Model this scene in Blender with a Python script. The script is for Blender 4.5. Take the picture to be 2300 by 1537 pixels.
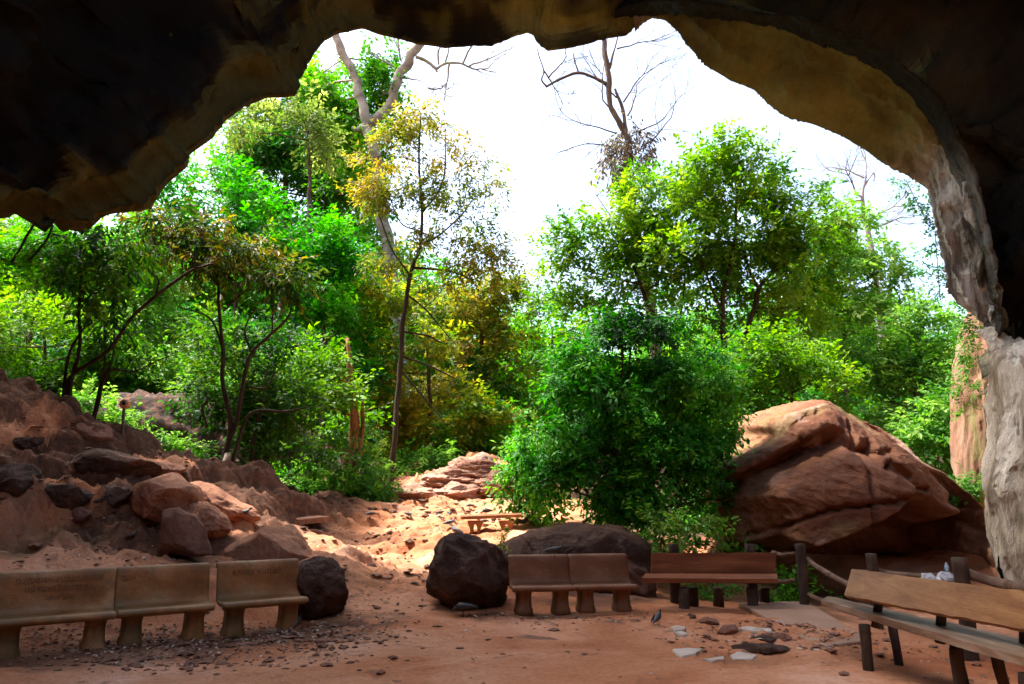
import bpy, math, random
import numpy as np
from mathutils import Vector, Matrix
R = math.radians
C = bpy.context.scene.collection
for o in list(bpy.data.objects): bpy.data.objects.remove(o)
sc = bpy.context.scene
# ---------------------------------------------------------------- camera
F = 1642.0; CX, CY = 1150.0, 768.5; CAMZ = 1.6; PITCH = R(11.4)
cam = bpy.data.objects.new('camera', bpy.data.cameras.new('camera')); C.objects.link(cam)
cam.location = (0, 0, CAMZ); cam.rotation_euler = (R(90) + PITCH, 0, 0)
cam.data.sensor_width = 36; cam.data.lens = 36 * F / 2300; cam.data.clip_end = 3000; cam.data.clip_start = .05
sc.camera = cam
# ---------------------------------------------------------------- world, sun, exposure
SUN_EL, SUN_AZ = R(64), R(-72)          # azimuth measured from +Y towards +X
w = bpy.data.worlds.new('World'); sc.world = w; w.use_nodes = True
nt = w.node_tree; bg = nt.nodes['Background']; sk = nt.nodes.new('ShaderNodeTexSky')
sk.sky_type = 'NISHITA'; sk.sun_disc = False; sk.sun_elevation = SUN_EL; sk.sun_rotation = SUN_AZ
sk.air_density = 1.0; sk.dust_density = 5.0; sk.ozone_density = .6
nt.links.new(sk.outputs[0], bg.inputs[0]); bg.inputs[1].default_value = .14
sl = bpy.data.lights.new('sun', 'SUN'); sl.energy = 3.5; sl.angle = R(8); sl.color = (1, .955, .90)
so = bpy.data.objects.new('sun', sl); C.objects.link(so)
sd = Vector((math.sin(SUN_AZ) * math.cos(SUN_EL), math.cos(SUN_AZ) * math.cos(SUN_EL), math.sin(SUN_EL)))
so.rotation_euler = sd.to_track_quat('Z', 'Y').to_euler()
sc.view_settings.view_transform = 'Standard'; sc.view_settings.look = 'None'; sc.view_settings.gamma = 1
sc.view_settings.exposure = 2.15
sc.cycles.max_bounces = 7; sc.cycles.diffuse_bounces = 5; sc.cycles.transmission_bounces = 4; sc.cycles.glossy_bounces = 2
sc.cycles.sample_clamp_indirect = 6; sc.cycles.caustics_reflective = False; sc.cycles.caustics_refractive = False
try: sc.cycles.use_denoising = True
except Exception: pass

rng = np.random.default_rng(7); random.seed(7)
# ---------------------------------------------------------------- pixel of a 2300x1537 view + real distance -> point
cp, sp = math.cos(PITCH), math.sin(PITCH)
def ray(px, py):
    u = (px - CX) / F; v = (CY - py) / F
    return np.array([u, cp - v * sp, sp + v * cp])
def P(px, py, Y):
    d = ray(px, py); t = Y / d[1]
    return np.array([d[0] * t, Y, CAMZ + d[2] * t])
def PZ(px, py, z):
    d = ray(px, py); t = (z - CAMZ) / d[2]
    return np.array([d[0] * t, d[1] * t, z])
# ---------------------------------------------------------------- noise
_perm = np.random.default_rng(3).permutation(256); _perm = np.concatenate([_perm, _perm, _perm])
_g = np.random.default_rng(4).normal(size=(256, 3)); _g /= np.linalg.norm(_g, axis=1)[:, None]
def pn(p):
    p = np.asarray(p, float); i = np.floor(p).astype(int); f = p - i; i &= 255
    u = f * f * f * (f * (f * 6 - 15) + 10); out = 0
    for a in (0, 1):
        for b in (0, 1):
            for c in (0, 1):
                h = _perm[_perm[_perm[i[:, 0] + a] + i[:, 1] + b] + i[:, 2] + c]
                n = (_g[h] * (f - [a, b, c])).sum(1)
                out = out + n * (u[:, 0] if a else 1 - u[:, 0]) * (u[:, 1] if b else 1 - u[:, 1]) * (u[:, 2] if c else 1 - u[:, 2])
    return out * 1.5
def fbm(p, o=4, g=.5):
    s = 0; a = 1; p = np.asarray(p, float)
    for k in range(o): s = s + a * pn(p * 2 ** k + 17.3 * k); a *= g
    return s
def rid(p, o=4, g=.5):
    s = 0; a = 1; p = np.asarray(p, float)
    for k in range(o): s = s + a * (1 - 2 * np.abs(pn(p * 2 ** k + 9.1 * k))); a *= g
    return s
def sst(a, b, x):
    t = np.clip((x - a) / (b - a), 0, 1); return t * t * (3 - 2 * t)
# ---------------------------------------------------------------- object helpers
def tag(o, label=None, cat=None, group=None, kind=None):
    if label: o['label'] = label
    if cat: o['category'] = cat
    if group: o['group'] = group
    if kind: o['kind'] = kind
    return o
def npmesh(name, V, Fq, mat, parent=None, smooth=True, tint=None):
    """V (n,3); Fq (m,4) or (m,3) array or list of those"""
    me = bpy.data.meshes.new(name)
    if isinstance(Fq, np.ndarray): Fq = [Fq]
    Fq = [np.asarray(f, np.int32) for f in Fq if len(f)]
    V = np.asarray(V, np.float32)
    me.vertices.add(len(V)); me.vertices.foreach_set('co', V.ravel())
    loops = np.concatenate([f.ravel() for f in Fq]); tot = np.concatenate([np.full(len(f), f.shape[1], np.int32) for f in Fq])
    st = np.concatenate([[0], np.cumsum(tot)[:-1]]).astype(np.int32)
    me.loops.add(len(loops)); me.loops.foreach_set('vertex_index', loops)
    me.polygons.add(len(tot)); me.polygons.foreach_set('loop_start', st); me.polygons.foreach_set('loop_total', tot)
    me.polygons.foreach_set('use_smooth', np.full(len(tot), smooth))
    if tint is not None:
        a = me.attributes.new('tint', 'FLOAT', 'FACE'); a.data.foreach_set('value', np.asarray(tint, np.float32))
    me.update(calc_edges=True); me.validate()
    if mat: me.materials.append(mat)
    o = bpy.data.objects.new(name, me); C.objects.link(o)
    if parent: o.parent = parent; o.matrix_parent_inverse = parent.matrix_world.inverted()
    return o
def empty(name, loc, rz=0.):
    o = bpy.data.objects.new(name, None); C.objects.link(o); o.location = loc; o.rotation_euler = (0, 0, rz)
    o.empty_display_size = .1; o.matrix_world = Matrix.Translation(Vector(loc)) @ Matrix.Rotation(rz, 4, 'Z'); return o
class MB:
    def __init__(s): s.v = []; s.q = []; s.t = []; s.n = 0
    def add(s, V, q=None, t=None):
        if q is not None and len(q): s.q.append(np.asarray(q) + s.n)
        if t is not None and len(t): s.t.append(np.asarray(t) + s.n)
        s.v.append(np.asarray(V, float)); s.n += len(V)
    def build(s, name, mat, parent=None, smooth=True):
        f = []
        if s.q: f.append(np.concatenate(s.q))
        if s.t: f.append(np.concatenate(s.t))
        return npmesh(name, np.concatenate(s.v), f, mat, parent, smooth)
def gridq(n, m, wrap=False):
    """quads for an n x m vertex grid (wrap over m)"""
    i, j = np.meshgrid(np.arange(n - 1), np.arange(m if wrap else m - 1), indexing='ij')
    i = i.ravel(); j = j.ravel(); k = (j + 1) % m
    return np.stack([i * m + j, i * m + k, (i + 1) * m + k, (i + 1) * m + j], 1)
def tube(mb, pts, rad, n=7, wob=0., cap=True):
    pts = np.asarray(pts, float); rad = np.broadcast_to(np.asarray(rad, float), (len(pts),))
    t = np.gradient(pts, axis=0); t /= np.linalg.norm(t, axis=1)[:, None] + 1e-9
    ref = np.array([0, 1., 0]) if abs(t[len(t) // 2][1]) < .8 else np.array([1., 0, 0])
    a = np.cross(t, ref); a /= np.linalg.norm(a, axis=1)[:, None] + 1e-9; b = np.cross(t, a)
    an = np.arange(n) / n * 2 * math.pi
    rr = rad[:, None] * (1 + wob * pn(np.stack([np.tile(np.cos(an) * 1.3, len(pts)), np.tile(np.sin(an) * 1.3, len(pts)), np.repeat(np.cumsum(np.ones(len(pts))) * .35 + pts[0, 0], n)], 1)).reshape(len(pts), n))
    V = pts[:, None] + rr[..., None] * (a[:, None] * np.cos(an)[None, :, None] + b[:, None] * np.sin(an)[None, :, None])
    V = V.reshape(-1, 3); q = gridq(len(pts), n, True); tr = []
    if cap:
        V = np.concatenate([V, pts[:1], pts[-1:]]); m = len(V)
        for k in range(n): tr += [[m - 2, (k + 1) % n, k], [m - 1, (len(pts) - 1) * n + k, (len(pts) - 1) * n + (k + 1) % n]]
    mb.add(V, q, tr)
def smoothline(pts, n=8):
    pts = [np.asarray(p, float) for p in pts]; P_ = [2 * pts[0] - pts[1]] + pts + [2 * pts[-1] - pts[-2]]; out = []
    for i in range(1, len(P_) - 2):
        for k in range(n):
            t = k / n; a, b, c, d = P_[i - 1:i + 3]
            out.append(.5 * (2 * b + (c - a) * t + (2 * a - 5 * b + 4 * c - d) * t * t + (3 * b - a - 3 * c + d) * t ** 3))
    out.append(P_[-2]); return np.array(out)
def resample(pts, n):
    pts = np.asarray(pts, float); d = np.concatenate([[0], np.cumsum(np.linalg.norm(np.diff(pts, axis=0), axis=1))])
    s = np.linspace(0, d[-1], n); return np.stack([np.interp(s, d, pts[:, k]) for k in range(pts.shape[1])], 1)
# ---------------------------------------------------------------- materials
def newmat(name):
    m = bpy.data.materials.new(name); m.use_nodes = True; return m, m.node_tree, m.node_tree.nodes['Principled BSDF']
def nd(nt, typ, **k):
    n = nt.nodes.new(typ)
    for a, b in k.items():
        if a.startswith('i_'): n.inputs[int(a[2:]) if a[2:].isdigit() else a[2:]].default_value = b
        else: setattr(n, a, b)
    return n
def ramp(nt, fac, stops):
    r = nd(nt, 'ShaderNodeValToRGB'); e = r.color_ramp.elements
    while len(e) < len(stops): e.new(.5)
    for x, (p, c) in zip(e, stops): x.position = p; x.color = (*c, 1)
    nt.links.new(fac, r.inputs[0]); return r.outputs[0]
def rockmat(name, stops, scale=1., stretch=(1, 1, 1), bump=.5, rough=.85, patch=None, det=14, fine=None, moss=None):
    m, nt, b = newmat(name); L = nt.links.new
    tc = nd(nt, 'ShaderNodeTexCoord'); mp = nd(nt, 'ShaderNodeMapping'); mp.inputs['Scale'].default_value = stretch
    L(tc.outputs['Object'], mp.inputs[0])
    n1 = nd(nt, 'ShaderNodeTexNoise'); n1.inputs['Scale'].default_value = scale; n1.inputs['Detail'].default_value = 8; n1.inputs['Roughness'].default_value = .62; n1.inputs['Distortion'].default_value = .6
    L(mp.outputs[0], n1.inputs[0]); col = ramp(nt, n1.outputs[0], stops)
    if fine:
        n3 = nd(nt, 'ShaderNodeTexNoise'); n3.inputs['Scale'].default_value = scale * det; n3.inputs['Detail'].default_value = 5; n3.inputs['Roughness'].default_value = .7
        L(mp.outputs[0], n3.inputs[0]); mx = nd(nt, 'ShaderNodeMix', data_type='RGBA', blend_type='OVERLAY'); mx.inputs[0].default_value = fine
        L(col, mx.inputs[6]); L(n3.outputs[0], mx.inputs[7]); col = mx.outputs[2]
    for q in ([patch] if patch and not isinstance(patch, list) else (patch or [])):
        psc, lo, hi, pc = q
        n2 = nd(nt, 'ShaderNodeTexNoise'); n2.inputs['Scale'].default_value = psc; n2.inputs['Detail'].default_value = 6; n2.inputs['Distortion'].default_value = 1.
        mp2 = nd(nt, 'ShaderNodeMapping'); mp2.inputs['Location'].default_value = (psc * 3 + 7.7, 3, hi * 10); L(tc.outputs['Object'], mp2.inputs[0]); L(mp2.outputs[0], n2.inputs[0])
        mr = nd(nt, 'ShaderNodeMapRange'); mr.inputs[1].default_value = lo; mr.inputs[2].default_value = hi; L(n2.outputs[0], mr.inputs[0])
        mx = nd(nt, 'ShaderNodeMix', data_type='RGBA'); L(mr.outputs[0], mx.inputs[0]); L(col, mx.inputs[6]); mx.inputs[7].default_value = (*pc, 1); col = mx.outputs[2]
    L(col, b.inputs['Base Color']); b.inputs['Roughness'].default_value = rough
    b.inputs['Specular IOR Level'].default_value = .25
    nb = nd(nt, 'ShaderNodeTexNoise'); nb.inputs['Scale'].default_value = max(scale * 8, 7); nb.inputs['Detail'].default_value = 9; nb.inputs['Roughness'].default_value = .65
    L(mp.outputs[0], nb.inputs[0]); bp = nd(nt, 'ShaderNodeBump'); bp.inputs['Strength'].default_value = bump; bp.inputs['Distance'].default_value = .06 / max(scale, .5) ** .5
    L(nb.outputs[0], bp.inputs['Height']); L(bp.outputs[0], b.inputs['Normal'])
    return m
M = {}
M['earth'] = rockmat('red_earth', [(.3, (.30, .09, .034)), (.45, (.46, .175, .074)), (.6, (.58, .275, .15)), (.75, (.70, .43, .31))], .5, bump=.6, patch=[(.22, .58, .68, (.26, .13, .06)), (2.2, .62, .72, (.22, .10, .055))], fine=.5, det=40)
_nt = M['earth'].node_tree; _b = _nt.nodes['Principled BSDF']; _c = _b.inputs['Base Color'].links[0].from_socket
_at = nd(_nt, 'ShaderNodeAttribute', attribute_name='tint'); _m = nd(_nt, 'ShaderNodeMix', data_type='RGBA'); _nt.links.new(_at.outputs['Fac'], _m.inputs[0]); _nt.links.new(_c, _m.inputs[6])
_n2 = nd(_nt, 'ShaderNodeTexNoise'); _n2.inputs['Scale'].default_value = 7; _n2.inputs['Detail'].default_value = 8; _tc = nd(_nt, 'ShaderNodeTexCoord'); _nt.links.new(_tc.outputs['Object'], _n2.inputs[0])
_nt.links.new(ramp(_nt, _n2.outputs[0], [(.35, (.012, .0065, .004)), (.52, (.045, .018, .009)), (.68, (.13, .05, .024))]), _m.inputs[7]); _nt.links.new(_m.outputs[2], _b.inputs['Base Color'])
M['rock_mid'] = rockmat('brown_rock', [(0.3, (0.03, 0.015, 0.01)), (0.5, (0.076, 0.037, 0.023)), (0.7, (0.162, 0.085, 0.056))], 1.2, bump=1., patch=(1.5, .6, .7, (.28, .16, .11)), fine=.6)
M['rock_red'] = rockmat('red_sandstone', [(0.3, (0.111, 0.044, 0.025)), (0.5, (0.221, 0.098, 0.06)), (0.7, (0.323, 0.17, 0.115))], .9, bump=.8, patch=[(.8, .6, .72, (.16, .12, .05)), (1.7, .6, .7, (.15, .075, .05))], fine=.6)
M['rock_orange'] = rockmat('orange_sandstone', [(0.3, (0.24, 0.096, 0.048)), (0.5, (0.36, 0.16, 0.088)), (0.7, (0.416, 0.232, 0.152))], 1.1, bump=.8, patch=(1.7, .62, .72, (.19, .09, .05)), fine=.6)
M['rock_dark'] = rockmat('dark_rock', [(.3, (.03, .016, .011)), (.5, (.075, .038, .024)), (.7, (.15, .078, .05))], 1.3, bump=1., patch=(1.3, .62, .7, (.22, .12, .08)), fine=.6)
M['outcrop'] = rockmat('layered_outcrop', [(.3, (.16, .075, .05)), (.47, (.36, .17, .11)), (.65, (.50, .32, .24))], 1.4, stretch=(.6, .6, 2.4), bump=1., fine=.5)
M['bigrock'] = rockmat('big_boulder_rock', [(.3, (.075, .028, .014)), (.5, (.185, .07, .032)), (.7, (.31, .15, .08))], .5, bump=.8,
    patch=[(.45, .55, .66, (.20, .13, .05)), (.7, .6, .68, (.42, .27, .20)), (.3, .58, .68, (.13, .07, .05))], fine=.6, det=22)
M['cave'] = rockmat('cave_rock', [(.3, (.15, .13, .035)), (.48, (.27, .24, .07)), (.62, (.38, .34, .12)), (.78, (.48, .42, .22))], .28, stretch=(1, .6, .6), bump=.9,
    patch=[(.2, .54, .66, (.17, .17, .03)), (.33, .62, .69, (.40, .30, .24)), (.16, .56, .64, (.03, .025, .018))], fine=.4)
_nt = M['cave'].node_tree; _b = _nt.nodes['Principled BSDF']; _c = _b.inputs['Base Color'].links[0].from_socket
_at = nd(_nt, 'ShaderNodeAttribute', attribute_name='tint'); _r = ramp(_nt, _at.outputs['Fac'], [(0, (.010, .0105, .0125)), (.35, (.085, .08, .08)), (1, (.56, .66, .56))])  # low tint paints deep shade into the rock colour, high tint leaves it bright
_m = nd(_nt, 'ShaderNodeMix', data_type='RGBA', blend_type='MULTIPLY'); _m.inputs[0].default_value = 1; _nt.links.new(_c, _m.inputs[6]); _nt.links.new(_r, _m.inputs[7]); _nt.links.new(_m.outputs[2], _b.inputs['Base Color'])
_a2 = nd(_nt, 'ShaderNodeAttribute', attribute_name='pale'); _tc = nd(_nt, 'ShaderNodeTexCoord'); _mp = nd(_nt, 'ShaderNodeMapping'); _mp.inputs['Scale'].default_value = (2.2, 2.2, .35); _nt.links.new(_tc.outputs['Object'], _mp.inputs[0])
_n = nd(_nt, 'ShaderNodeTexNoise'); _n.inputs['Scale'].default_value = 1.; _n.inputs['Detail'].default_value = 9; _n.inputs['Roughness'].default_value = .65; _n.inputs['Distortion'].default_value = .5; _nt.links.new(_mp.outputs[0], _n.inputs[0])
_pr = ramp(_nt, _n.outputs[0], [(.36, (.04, .036, .025)), (.45, (.17, .155, .115)), (.54, (.46, .45, .38)), (.66, (.80, .80, .74))])
_m2 = nd(_nt, 'ShaderNodeMix', data_type='RGBA'); _nt.links.new(_a2.outputs['Fac'], _m2.inputs[0]); _nt.links.new(_m.outputs[2], _m2.inputs[6]); _nt.links.new(_pr, _m2.inputs[7]); _nt.links.new(_m2.outputs[2], _b.inputs['Base Color'])
M['pillar'] = rockmat('pale_limestone', [(.3, (.17, .12, .07)), (.44, (.5, .43, .32)), (.6, (.80, .74, .62))], .9, stretch=(1.5, 1.5, .6), bump=1.,
    patch=[(.9, .58, .66, (.22, .15, .085)), (.7, .62, .7, (.16, .15, .07))], fine=.6, det=10)
M['curtain'] = rockmat('streaked_limestone', [(.3, (.07, .058, .03)), (.48, (.22, .18, .10)), (.66, (.46, .39, .26))], .9, stretch=(2.6, 2.6, .3), bump=1.,
    patch=[(.6, .6, .68, (.50, .45, .36)), (.5, .58, .66, (.05, .04, .022))], fine=.6, det=10)
M['fold'] = rockmat('olive_cave_rock', [(.3, (.07, .058, .02)), (.5, (.17, .14, .05)), (.7, (.28, .23, .11))], .7, stretch=(1.2, 1.2, .5), bump=.8, patch=(.5, .58, .68, (.05, .04, .025)), fine=.4)
M['redcolumn'] = rockmat('red_stone_column', [(0.3, (0.132, 0.06, 0.03)), (0.5, (0.228, 0.12, 0.072)), (0.7, (0.3, 0.21, 0.15))], .8, stretch=(2, 2, .25), bump=.8, patch=(.7, .58, .7, (.16, .17, .05)), fine=.5)
M['concrete'] = rockmat('stained_concrete', [(0.3, (0.187, 0.07, 0.02)), (0.5, (0.328, 0.148, 0.048)), (0.7, (0.484, 0.281, 0.133))], 1.6, bump=.25, rough=.5, patch=(1.1, .52, .66, (.15, .10, .04)), fine=.4, det=22)
M['concrete_red'] = rockmat('reddish_concrete', [(.3, (.12, .046, .018)), (.5, (.19, .08, .034)), (.7, (.28, .14, .07))], 1.6, bump=.25, rough=.55, fine=.4, det=22)
M['slab'] = rockmat('dusty_concrete', [(.3, (.30, .17, .11)), (.5, (.37, .225, .15)), (.7, (.42, .27, .19))], 1., bump=.2, fine=.3, det=30)
M['white_stone'] = rockmat('white_stone', [(.3, (.38, .28, .21)), (.5, (.56, .46, .38)), (.7, (.68, .59, .51))], 3, bump=.4)
M['wood'] = rockmat('varnished_wood', [(0.3, (0.17, 0.072, 0.021)), (0.5, (0.289, 0.132, 0.043)), (0.7, (0.399, 0.212, 0.076))], 1.3, stretch=(6, .9, 6), bump=.15, rough=.42, fine=.3)
M['wood_seat'] = rockmat('worn_wood', [(.3, (.13, .07, .04)), (.5, (.27, .165, .105)), (.7, (.46, .35, .26))], 1.3, stretch=(6, .9, 6), bump=.2, rough=.38, fine=.3)
M['wood_red'] = rockmat('reddish_wood', [(.3, (.10, .03, .012)), (.5, (.19, .06, .022)), (.7, (.32, .12, .045))], 1.3, stretch=(.8, 6, 6), bump=.15, rough=.45, fine=.3)
M['post'] = rockmat('dark_log', [(.3, (.03, .02, .014)), (.5, (.06, .04, .028)), (.7, (.13, .085, .06))], 2, stretch=(3, 3, 1), bump=.5)
M['log'] = rockmat('weathered_log', [(.3, (.09, .05, .03)), (.5, (.18, .105, .07)), (.7, (.28, .18, .12))], 2, stretch=(1, 3, 3), bump=.5)
M['bark'] = rockmat('brown_bark', [(.3, (.045, .03, .02)), (.5, (.10, .065, .042)), (.7, (.19, .13, .09))], 2.5, stretch=(3, 3, .5), bump=.9)
M['bark_dark'] = rockmat('dark_bark', [(.3, (.02, .014, .008)), (.5, (.045, .03, .018)), (.7, (.09, .06, .035))], 2.5, stretch=(3, 3, .5), bump=.9)
M['bark_pale'] = rockmat('pale_bark', [(.3, (.12, .10, .07)), (.5, (.26, .22, .17)), (.7, (.42, .38, .31))], .9, stretch=(1, 1, 1.6), bump=.5, patch=(.6, .6, .7, (.22, .26, .09)))
M['bark_red'] = rockmat('red_bark', [(.3, (.12, .045, .02)), (.5, (.32, .13, .06)), (.7, (.5, .25, .14))], 2.5, stretch=(3, 3, .35), bump=.9)
M['bark_grey'] = rockmat('grey_twig', [(.3, (.15, .12, .11)), (.6, (.3, .25, .23))], 2., bump=.5)
def plain(name, col, rough=.7, metal=0):
    m, nt, b = newmat(name); b.inputs['Base Color'].default_value = (*col, 1); b.inputs['Roughness'].default_value = rough; b.inputs['Metallic'].default_value = metal
    n = nd(nt, 'ShaderNodeTexNoise'); n.inputs['Scale'].default_value = 30; n.inputs['Detail'].default_value = 4
    tc = nd(nt, 'ShaderNodeTexCoord'); nt.links.new(tc.outputs['Object'], n.inputs[0])
    c = ramp(nt, n.outputs[0], [(.35, tuple(x * .72 for x in col)), (.65, tuple(min(1, x * 1.25) for x in col))]); nt.links.new(c, b.inputs['Base Color'])
    return m
M['feather'] = plain('grey_feathers', (.10, .105, .13), .55); M['feather_dark'] = plain('dark_feathers', (.03, .028, .03), .5); M['feather_blue'] = plain('blue_grey_feathers', (.20, .27, .32), .6)
M['paint'] = plain('faded_paint', (.17, .085, .034), .8); M['metal'] = plain('rusty_metal', (.10, .08, .06), .6, .3)
M['lamp'] = plain('orange_plastic', (.62, .30, .14), .4); M['glassdark'] = plain('dark_lens', (.02, .02, .02), .15); M['rope'] = plain('cable_sheath', (.16, .11, .08), .7)
M['plastic'] = plain('crumpled_plastic', (.5, .52, .56), .5)
def leafmat(name, cols, trans=.5, rough=.5):
    m, nt, b = newmat(name); L = nt.links.new
    at = nd(nt, 'ShaderNodeAttribute', attribute_name='tint'); n = len(cols)
    c = ramp(nt, at.outputs['Fac'], [(i / (n - 1), cc) for i, cc in enumerate(cols)])
    L(c, b.inputs['Base Color']); b.inputs['Roughness'].default_value = rough; b.inputs['Specular IOR Level'].default_value = .22
    tr = nd(nt, 'ShaderNodeBsdfTranslucent'); hs = nd(nt, 'ShaderNodeHueSaturation'); hs.inputs['Value'].default_value = 1.35; hs.inputs['Saturation'].default_value = 1.1
    L(c, hs.inputs['Color']); L(hs.outputs[0], tr.inputs[0])
    mx = nd(nt, 'ShaderNodeMixShader'); mx.inputs[0].default_value = trans
    L(b.outputs[0], mx.inputs[1]); L(tr.outputs[0], mx.inputs[2]); L(mx.outputs[0], nt.nodes['Material Output'].inputs[0]); return m
M['l_green'] = leafmat('green_leaf', [(0.025, 0.122, 0.005), (0.059, 0.269, 0.011), (0.139, 0.368, 0.019), (0.277, 0.465, 0.032)])
M['l_emerald'] = leafmat('emerald_leaf', [(0.012, 0.098, 0.004), (0.028, 0.233, 0.008), (0.066, 0.368, 0.015), (0.224, 0.49, 0.029)])
M['l_dark'] = leafmat('dark_green_leaf', [(0.013, 0.062, 0.008), (0.024, 0.122, 0.014), (0.049, 0.196, 0.023), (0.116, 0.269, 0.038)])
M['l_lime'] = leafmat('lime_leaf', [(.045, .16, .018), (.10, .27, .03), (.19, .37, .055), (.31, .47, .11)])
M['l_mid'] = leafmat('mid_green_leaf', [(0.041, 0.135, 0.009), (0.091, 0.244, 0.015), (0.182, 0.343, 0.027), (0.281, 0.416, 0.046)])
M['l_gold'] = leafmat('golden_leaf', [(.06, .13, .016), (.16, .21, .025), (.31, .285, .035), (.38, .25, .045)])
M['l_bush'] = leafmat('deep_green_leaf', [(0.007, 0.04, 0.004), (0.018, 0.13, 0.007), (0.048, 0.3, 0.021), (0.18, 0.48, 0.048)], .4)
M['l_yellowgreen'] = leafmat('yellow_green_leaf', [(0.086, 0.182, 0.017), (0.201, 0.286, 0.029), (0.387, 0.352, 0.041), (0.573, 0.339, 0.047)])
M['l_bronze'] = leafmat('bronze_leaf', [(.02, .07, .008), (.055, .10, .012), (.18, .155, .018), (.34, .21, .028)])
M['l_olive'] = leafmat('olive_leaf', [(.012, .055, .006), (.035, .12, .012), (.08, .2, .02), (.17, .28, .035)])
M['l_sage'] = leafmat('sage_leaf', [(0.099, 0.16, 0.031), (0.198, 0.282, 0.053), (0.329, 0.404, 0.092), (0.494, 0.514, 0.152)])
M['l_brown'] = leafmat('withered_leaf', [(.06, .05, .03), (.12, .085, .05), (.2, .15, .09), (.14, .16, .06)], .3)
M['l_litter'] = leafmat('dry_leaf', [(.10, .05, .03), (.2, .11, .07), (.36, .24, .17), (.6, .5, .4)], .1, .6)

# ---------------------------------------------------------------- ground height
def PW(px, py, Y): p = P(px, py, Y); return (p[0], p[1], p[2])
GP = []
def gp(*a):
    for px, py, Y in a: GP.append(PW(px, py, Y))
for x in (-9, -6, -3, 0, 3, 6, 9, 13):
    for y in (-14, -8, -3, 1, 4): GP.append((x, y, 0))
for x in (-1.5, 0, 1.5, 3, 4.5, 6.5, 9): GP += [(x, 6.5, 0), (x, 8.5, 0)]
for x in (-3, -1.5): GP += [(x, 6, 0), (x, 7.5, 0)]
GP += [(-5.2, 7.0, 0), (-4.6, 7.4, 0), (-4.0, 7.9, 0), (-3.4, 8.3, 0), (-2.8, 8.7, 0), (-4.9, 6.4, 0), (-4.2, 6.9, 0), (-5.6, 6.5, 0), (-6.5, 6.2, .1), (-4.6, 5.4, 0), (-3.6, 7.2, .0), (-2.2, 8.6, 0), (0, 10.5, 0), (2, 10.5, 0), (4, 10.2, 0), (6, 10.4, -.05), (9, 11, 0), (13, 12, .5), (4, 12.5, -.35), (5.5, 13, -.3), (3.2, 12, -.1), (7, 12.5, -.3)]
gp((850, 1300, 14.3), (900, 1230, 17), (800, 1260, 15.8), (1000, 1210, 18), (1100, 1196, 19.5), (700, 1170, 20), (900, 1142, 23), (1000, 1105, 25), (1080, 1042, 28), (960, 1075, 27.5),
   (1140, 1060, 28), (870, 1110, 26), (1250, 1125, 22), (1370, 1135, 20), (1200, 1180, 18.5), (1150, 1240, 14), (1350, 1215, 14.5), (930, 1330, 12.2), (820, 1150, 22.5),
   (0, 1262, 9.0), (150, 1255, 9.7), (300, 1262, 10.2), (450, 1262, 10.8), (600, 1275, 11.2), (0, 1130, 10.8), (200, 1160, 11.6), (400, 1190, 12), (550, 1205, 14), (640, 1235, 13), (720, 1275, 12.3),
   (-300, 1200, 9.5), (-300, 1000, 12), (60, 1085, 12.2), (220, 1085, 12.9), (350, 1090, 13.8), (150, 965, 14.5), (60, 930, 14.3), (0, 880, 14.6), (300, 1020, 16), (400, 1060, 16.5), (480, 1098, 17.5), (600, 1140, 19.5),
   (1650, 1220, 17), (1900, 1230, 17.5), (2150, 1150, 18))
GP += [(-16, 18, 4.8), (-10, 22, 4.0), (-5, 24, 1.9), (-5, 21, 1.0), (-12, 30, 5), (0, 36, 3.6), (8, 26, 2.6), (14, 22, 2.6), (20, 30, 4), (-20, 40, 8), (0, 48, 5.5), (20, 48, 6), (-20, 8, 5), (-14, 6, 2.2), (-14, 11, 3.6)]
for x in (-80, -40, 0, 40, 80): GP += [(x, 80, 11), (x, 140, 20), (x, -60, 3)]
GP = np.array(GP)
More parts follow.
